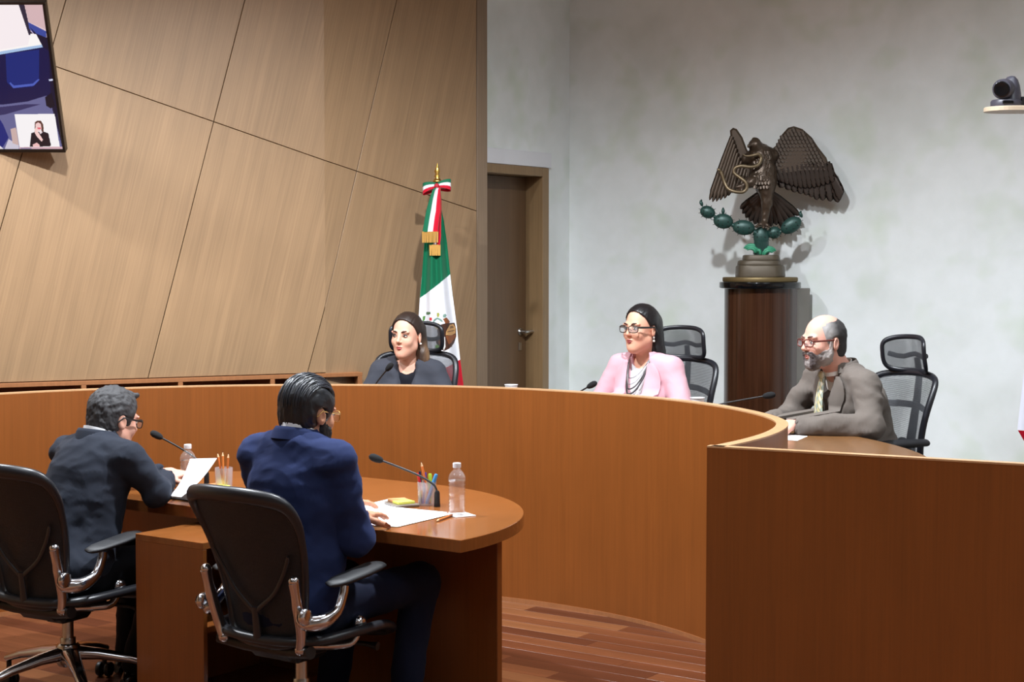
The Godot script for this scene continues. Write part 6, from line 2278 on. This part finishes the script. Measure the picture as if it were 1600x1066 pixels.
	# swept tube; rad: float or Array; flat squeezes the section along the carried side vector
	func tube(path: Array, rad, sides := 8, loop := false, flat := 1.0, up := Vector3.ZERO, cap := true) -> void:
		var n := path.size()
		var rows := []
		var prev := up
		for i in n:
			var t: Vector3
			if loop:
				t = path[(i + 1) % n] - path[(i - 1 + n) % n]
			else:
				t = path[mini(i + 1, n - 1)] - path[maxi(i - 1, 0)]
			t = t.normalized()
			if up != Vector3.ZERO:
				prev = up
			if prev == Vector3.ZERO or absf(prev.dot(t)) > 0.98:
				prev = Vector3.UP if absf(t.y) < 0.9 else Vector3.RIGHT
			var a := (prev - t * prev.dot(t)).normalized()
			prev = a
			var b := t.cross(a)
			var r: float = rad if rad is float else rad[mini(i, rad.size() - 1)]
			var row := []
			for k in sides:
				var w := TAU * k / sides
				row.append(path[i] + a * cos(w) * r * flat + b * sin(w) * r)
			rows.append(row)
		if loop:
			rows.append(rows[0])
		skin(rows, true, cap and not loop)
	func lathe(prof: Array, segs := 20, xf := Transform3D.IDENTITY, cap := true) -> void:
		var rows := []
		for p in prof:
			var row := []
			for k in segs:
				var w := TAU * k / segs
				row.append(xf * Vector3(cos(w) * p[0], p[1], sin(w) * p[0]))
			rows.append(row)
		skin(rows, true, cap)
	func ball(c: Vector3, r: Vector3, b := Basis.IDENTITY, nu := 14, nv := 9) -> void:
		var s := V.size()
		for i in nv + 1:
			var la := PI * i / nv - PI / 2
			for j in nu + 1:
				var lo := TAU * j / nu
				var d := Vector3(cos(la) * cos(lo), sin(la), cos(la) * sin(lo))
				vert(c + b * (d * r), (b * (d / r)).normalized(), Vector2(float(j) / nu, float(i) / nv))
		for i in nv:
			for j in nu:
				var q := s + i * (nu + 1) + j
				if i > 0:
					tri(q, q + 1, q + nu + 2)
				if i < nv - 1:
					tri(q, q + nu + 2, q + nu + 1)
				if i == 0:
					tri(q, q + nu + 2, q + nu + 1)
	# flat polygon (any shape) pushed out along z with a small chamfer
	func extrude(pts: PackedVector2Array, depth: float, xf := Transform3D.IDENTITY, ch := 0.0, uvrot := 0.0, uvs := 1.0, uvo := Vector2.ZERO) -> void:
		var p := pts
		if Geometry2D.is_polygon_clockwise(p):
			p = p.duplicate(); p.reverse()
		var n := p.size()
		var top := PackedVector2Array()
		for i in n:
			if ch > 0.0:
				var e1 := (p[i] - p[(i - 1 + n) % n]).normalized()
				var e2 := (p[(i + 1) % n] - p[i]).normalized()
				var n1 := Vector2(-e1.y, e1.x)
				var n2 := Vector2(-e2.y, e2.x)
				var m := (n1 + n2)
				var l := maxf(m.dot(n1), 0.3)
				top.append(p[i] + m * (ch / l))
			else:
				top.append(p[i])
		var t := Geometry2D.triangulate_polygon(p)
		for side in 2:
			var s := V.size()
			for i in n:
				var q: Vector2 = top[i] if side == 0 else p[i]
				vert(xf * Vector3(q.x, q.y, depth if side == 0 else 0.0), xf.basis * Vector3(0, 0, 1 if side == 0 else -1), (q.rotated(uvrot) + uvo) * uvs)
			for k in range(0, t.size(), 3):
				tri(s + t[k], s + t[k + 1], s + t[k + 2])
		for i in n:
			var j := (i + 1) % n
			var e := p[j] - p[i]
			var o := xf.basis * Vector3(e.y, -e.x, 0)
			var q0 := [p[i].rotated(uvrot) * uvs, p[j].rotated(uvrot) * uvs]
			poly([xf * Vector3(p[i].x, p[i].y, 0), xf * Vector3(p[j].x, p[j].y, 0), xf * Vector3(p[j].x, p[j].y, depth - ch), xf * Vector3(p[i].x, p[i].y, depth - ch)], o, [q0[0], q0[1], q0[1], q0[0]])
			if ch > 0.0:
				poly([xf * Vector3(p[i].x, p[i].y, depth - ch), xf * Vector3(p[j].x, p[j].y, depth - ch), xf * Vector3(top[j].x, top[j].y, depth), xf * Vector3(top[i].x, top[i].y, depth)], o + xf.basis * Vector3(0, 0, e.length()), [q0[0], q0[1], q0[1], q0[0]])
	func mesh() -> ArrayMesh:
		var a := []
		a.resize(Mesh.ARRAY_MAX)
		a[Mesh.ARRAY_VERTEX] = V
		a[Mesh.ARRAY_NORMAL] = N
		a[Mesh.ARRAY_TEX_UV] = U
		a[Mesh.ARRAY_COLOR] = C
		a[Mesh.ARRAY_INDEX] = I
		var m := ArrayMesh.new()
		m.add_surface_from_arrays(Mesh.PRIMITIVE_TRIANGLES, a)
		return m

# signed distance grid, meshed as surface nets
class Field:
	var o: Vector3
	var h: float
	var nx: int
	var ny: int
	var nz: int
	var v := PackedFloat32Array()
	func _init(lo: Vector3, hi: Vector3, cell: float) -> void:
		o = lo; h = cell
		nx = int((hi.x - lo.x) / cell) + 2
		ny = int((hi.y - lo.y) / cell) + 2
		nz = int((hi.z - lo.z) / cell) + 2
		v.resize(nx * ny * nz)
		v.fill(9.0)
	func rng(lo: Vector3, hi: Vector3) -> Array:
		return [clampi(int((lo.x - o.x) / h), 0, nx), clampi(int((hi.x - o.x) / h) + 2, 0, nx), clampi(int((lo.y - o.y) / h), 0, ny), clampi(int((hi.y - o.y) / h) + 2, 0, ny), clampi(int((lo.z - o.z) / h), 0, nz), clampi(int((hi.z - o.z) / h) + 2, 0, nz)]
	func cap(a: Vector3, b: Vector3, ra: float, rb: float, k := 0.02, cut := false) -> void:
		var m := maxf(ra, rb) + k + h * 3.0
		var e := Vector3(m, m, m)
		var q := rng(a.min(b) - e, a.max(b) + e)
		var ab := b - a
		var inv := 1.0 / maxf(ab.length_squared(), 1e-9)
		for z in range(q[4], q[5]):
			for y in range(q[2], q[3]):
				var at := (z * ny + y) * nx
				for x in range(q[0], q[1]):
					var p := o + Vector3(x, y, z) * h - a
					var t := clampf(p.dot(ab) * inv, 0.0, 1.0)
					var d := (p - ab * t).length() - (ra + (rb - ra) * t)
					var w := v[at + x]
					if cut:
						d = -d
						var g := maxf(k - absf(w - d), 0.0)
						v[at + x] = maxf(w, d) + (g * g * 0.25 / k if k > 0.0 else 0.0)
					else:
						var g := maxf(k - absf(w - d), 0.0)
						v[at + x] = minf(w, d) - (g * g * 0.25 / k if k > 0.0 else 0.0)
	func ell(c: Vector3, r: Vector3, k := 0.02, b := Basis.IDENTITY, cut := false) -> void:
		var m := maxf(r.x, maxf(r.y, r.z)) + k + h * 3.0
		var e := Vector3(m, m, m)
		if b == Basis.IDENTITY:
			e = r + Vector3.ONE * (k + h * 3.0)
		var q := rng(c - e, c + e)
		var bt := b.transposed()
		var ir := Vector3(1.0 / r.x, 1.0 / r.y, 1.0 / r.z)
		for z in range(q[4], q[5]):
			for y in range(q[2], q[3]):
				var at := (z * ny + y) * nx
				for x in range(q[0], q[1]):
					var p := bt * (o + Vector3(x, y, z) * h - c) * ir
					var k0 := p.length()
					var d := k0 * (k0 - 1.0) / maxf((p * ir).length(), 1e-6)
					var w := v[at + x]
					if cut:
						d = -d
						var g := maxf(k - absf(w - d), 0.0)
						v[at + x] = maxf(w, d) + (g * g * 0.25 / k if k > 0.0 else 0.0)
					else:
						var g := maxf(k - absf(w - d), 0.0)
						v[at + x] = minf(w, d) - (g * g * 0.25 / k if k > 0.0 else 0.0)
	# keep only the side where (p - c).n < 0
	func keep(c: Vector3, n: Vector3) -> void:
		for z in nz:
			for y in ny:
				var at := (z * ny + y) * nx
				for x in nx:
					if v[at + x] < 1.0:
						v[at + x] = maxf(v[at + x], (o + Vector3(x, y, z) * h - c).dot(n))
	func get_at(p: Vector3) -> float:
		var g := (p - o) / h
		var x := int(g.x); var y := int(g.y); var z := int(g.z)
		if x < 0 or y < 0 or z < 0 or x > nx - 2 or y > ny - 2 or z > nz - 2:
			return 9.0
		var f := g - Vector3(x, y, z)
		var i := (z * ny + y) * nx + x
		var s := ny * nx
		return lerpf(lerpf(lerpf(v[i], v[i + 1], f.x), lerpf(v[i + nx], v[i + nx + 1], f.x), f.y), lerpf(lerpf(v[i + s], v[i + s + 1], f.x), lerpf(v[i + s + nx], v[i + s + nx + 1], f.x), f.y), f.z)
	# where a line from p along d first meets the surface
	func hit(p: Vector3, d: Vector3, most := 0.6) -> Vector3:
		var t := 0.0
		while t < most:
			if get_at(p + d * t) < 0.0:
				return p + d * t
			t += 0.003
		return Vector3.INF
	func build(mb: Mb, xf := Transform3D.IDENTITY, tint = null, wob: FastNoiseLite = null, amp := 0.0, stretch := Vector3.ONE) -> void:
		var idx := PackedInt32Array()
		idx.resize(v.size())
		idx.fill(-1)
		var cells := PackedInt32Array()
		var lim := h * 3.0
		var s1 := nx
		var s2 := nx * ny
		for z in nz - 1:
			for y in ny - 1:
				var at := z * s2 + y * s1
				for x in nx - 1:
					var i := at + x
					var a := v[i]
					if a > lim or a < -lim:
						continue
					var b := v[i + 1]; var c := v[i + s1]; var d := v[i + s1 + 1]
					var e := v[i + s2]; var f := v[i + s2 + 1]; var g := v[i + s2 + s1]; var k := v[i + s2 + s1 + 1]
					var m := int(a < 0.0) + int(b < 0.0) + int(c < 0.0) + int(d < 0.0) + int(e < 0.0) + int(f < 0.0) + int(g < 0.0) + int(k < 0.0)
					if m == 0 or m == 8:
						continue
					var p := Vector3.ZERO
					var n := 0
					if (a < 0.0) != (b < 0.0): p += Vector3(a / (a - b), 0, 0); n += 1
					if (c < 0.0) != (d < 0.0): p += Vector3(c / (c - d), 1, 0); n += 1
					if (e < 0.0) != (f < 0.0): p += Vector3(e / (e - f), 0, 1); n += 1
					if (g < 0.0) != (k < 0.0): p += Vector3(g / (g - k), 1, 1); n += 1
					if (a < 0.0) != (c < 0.0): p += Vector3(0, a / (a - c), 0); n += 1
					if (b < 0.0) != (d < 0.0): p += Vector3(1, b / (b - d), 0); n += 1
					if (e < 0.0) != (g < 0.0): p += Vector3(0, e / (e - g), 1); n += 1
					if (f < 0.0) != (k < 0.0): p += Vector3(1, f / (f - k), 1); n += 1
					if (a < 0.0) != (e < 0.0): p += Vector3(0, 0, a / (a - e)); n += 1
					if (b < 0.0) != (f < 0.0): p += Vector3(1, 0, b / (b - f)); n += 1
					if (c < 0.0) != (g < 0.0): p += Vector3(0, 1, c / (c - g)); n += 1
					if (d < 0.0) != (k < 0.0): p += Vector3(1, 1, d / (d - k)); n += 1
					p /= n
					var gr := Vector3((b - a) + (d - c) + (f - e) + (k - g), (c - a) + (d - b) + (g - e) + (k - f), (e - a) + (f - b) + (g - c) + (k - d)).normalized()
					var w := o + (Vector3(x, y, z) + p) * h
					if wob != null:
						w += gr * wob.get_noise_3dv(w * stretch) * amp
					idx[i] = mb.V.size()
					if tint != null:
						mb.col = tint.call(w)
					mb.vert(xf * w, (xf.basis * gr).normalized())
					cells.append(i)
		for i in cells:
			var neg := v[i] < 0.0
			for ax in 3:
				var st: int = [1, s1, s2][ax]
				if (v[i + st] < 0.0) == neg:
					continue
				var u: int = [s1, s2, 1][ax]
				var w: int = [s2, 1, s1][ax]
				if i - u - w < 0:
					continue
				var q0 := idx[i]; var q1 := idx[i - u]; var q2 := idx[i - u - w]; var q3 := idx[i - w]
				if q1 < 0 or q2 < 0 or q3 < 0:
					continue
				mb.tri(q0, q1, q2)
				mb.tri(q0, q2, q3)
		# normals from the faces, smoother than the cell gradient where shapes are thin
		var acc := PackedVector3Array()
		acc.resize(mb.V.size())
		var first: int = idx[cells[0]] if cells.size() else 0
		for t in range(0, mb.I.size(), 3):
			if mb.I[t] < first:
				continue
			var g := (mb.V[mb.I[t + 2]] - mb.V[mb.I[t]]).cross(mb.V[mb.I[t + 1]] - mb.V[mb.I[t]])
			for k in 3:
				acc[mb.I[t + k]] += g
		for q in range(first, mb.V.size()):
			if acc[q].length_squared() > 0.0:
				mb.N[q] = acc[q].normalized()

var taken := {}
func numbered(called: String) -> String:
	if not taken.has(called):
		taken[called] = 0
		return called
	taken[called] += 1
	return "%s_%03d" % [called, taken[called]]

func put(mb: Mb, called: String, m: Material, parent: Node = null, label := "") -> MeshInstance3D:
	var o := MeshInstance3D.new()
	o.mesh = mb.mesh()
	o.material_override = m
	o.cast_shadow = GeometryInstance3D.SHADOW_CASTING_SETTING_ON
	if parent == null:
		o.name = numbered(called)
		add_child(o)
	else:
		o.name = called
		parent.add_child(o, true)
	if label:
		o.set_meta("label", label)
	return o

func thing(called: String, label: String, category: String, at := Vector3.ZERO, yaw := 0.0, group := "") -> Node3D:
	var o := Node3D.new()
	o.name = numbered(called)
	add_child(o)
	o.position = at
	o.rotation.y = yaw
	o.set_meta("label", label)
	o.set_meta("category", category)
	if group:
		o.set_meta("group", group)
	return o

func structure(called: String, label: String, category: String, at := Vector3.ZERO, yaw := 0.0) -> Node3D:
	var o := thing(called, label, category, at, yaw)
	o.set_meta("kind", "structure")
	return o

func copy_of(src: Node3D, at: Vector3, yaw: float, label := "") -> Node3D:
	var o: Node3D = src.duplicate()
	var base: String = src.name
	o.name = numbered(base)
	add_child(o)
	o.position = at
	o.rotation.y = yaw
	if label:
		o.set_meta("label", label)
	return o

func mat(c: Color, rough := 0.5, metal := 0.0, spec := 0.5) -> StandardMaterial3D:
	var m := StandardMaterial3D.new()
	m.albedo_color = c
	m.roughness = rough
	m.metallic = metal
	m.metallic_specular = spec
	return m

func vmat(rough := 0.6, spec := 0.4) -> StandardMaterial3D:
	var m := mat(Color(1, 1, 1), rough, 0.0, spec)
	m.vertex_color_use_as_albedo = true
	return m

func lin(r: int, g: int, b: int) -> Color:
	return Color8(r, g, b).srgb_to_linear()

func glow(m: StandardMaterial3D, c: Color, e: float) -> StandardMaterial3D:
	m.emission_enabled = true
	m.emission = c
	m.emission_energy_multiplier = e
	return m

func seamless(w: int, hh: int, freq: float, sd: int, out_w: int, out_h: int) -> PackedByteArray:
	var n := FastNoiseLite.new()
	n.seed = sd
	n.frequency = freq
	n.fractal_octaves = 3
	var im := n.get_seamless_image(w, hh, false, false, 0.15, true)
	im.convert(Image.FORMAT_L8)
	im.resize(out_w, out_h, Image.INTERPOLATE_CUBIC)
	return im.get_data()

# grain runs along v of the texture; a pale grey texture that tints the wood's colour
var grain := {}
func grain_tex(low: float, sd: int) -> ImageTexture:
	var key := [low, sd]
	if grain.has(key):
		return grain[key]
	var size := 512
	var d1 := seamless(size, 20, 0.11, sd, size, size)
	var d2 := seamless(size, 10, 0.025, sd + 7, size, size)
	var d3 := seamless(128, 128, 0.02, sd + 13, size, size)
	var out := PackedByteArray()
	out.resize(size * size)
	for i in size * size:
		var t := clampf(0.5 + (d1[i] - 128) * 0.0026 + (d2[i] - 128) * 0.0018 + (d3[i] - 128) * 0.0014, 0.0, 1.0)
		out[i] = int((low + (1.0 - low) * t) * 255.0)
	var im := Image.create_from_data(size, size, false, Image.FORMAT_L8, out)
	im.convert(Image.FORMAT_RGB8)
	grain[key] = ImageTexture.create_from_image(im)
	return grain[key]

func wood(c: Color, low: float, sd: int, rough: float, scale := Vector3(1, 1, 1), tri := true) -> StandardMaterial3D:
	var m := mat(c, rough)
	m.albedo_texture = grain_tex(low, sd)
	if tri:
		m.uv1_triplanar = true
		m.uv1_triplanar_sharpness = 8.0
	m.uv1_scale = scale
	return m

func fabric(c: Color, rough := 0.85, sheen := 0.25) -> StandardMaterial3D:
	var m := mat(c, rough, 0.0, 0.25)
	m.rim_enabled = sheen > 0.0
	m.rim = sheen
	m.rim_tint = 0.6
	return m

const CAM_H := 1.7
const FOCAL := 2500.0
# the point at height y under a pixel of the 1600x1066 photograph
func at_h(px: float, py: float, y: float) -> Vector3:
	var a := -atan(125.0 / FOCAL)
	var d := Vector3((px - 800.0) / FOCAL, (533.0 - py) / FOCAL, -1.0).rotated(Vector3.RIGHT, a)
	return Vector3(0, CAM_H, 0) + d * ((y - CAM_H) / d.y)
# the point under a pixel at distance z in front of the camera
func at_z(px: float, py: float, z: float) -> Vector3:
	var a := -atan(125.0 / FOCAL)
	var d := Vector3((px - 800.0) / FOCAL, (533.0 - py) / FOCAL, -1.0).rotated(Vector3.RIGHT, a)
	return Vector3(0, CAM_H, 0) + d * (z / -d.z)

func spline(pts: Array, per := 6, loop := false) -> Array:
	var out := []
	var n := pts.size()
	for i in (n if loop else n - 1):
		var p0: Vector3 = pts[(i - 1 + n) % n] if loop else pts[maxi(i - 1, 0)]
		var p1: Vector3 = pts[i]
		var p2: Vector3 = pts[(i + 1) % n]
		var p3: Vector3 = pts[(i + 2) % n] if loop else pts[mini(i + 2, n - 1)]
		for k in per:
			out.append(p1.cubic_interpolate(p2, p0, p3, float(k) / per))
	if not loop:
		out.append(pts[n - 1])
	return out
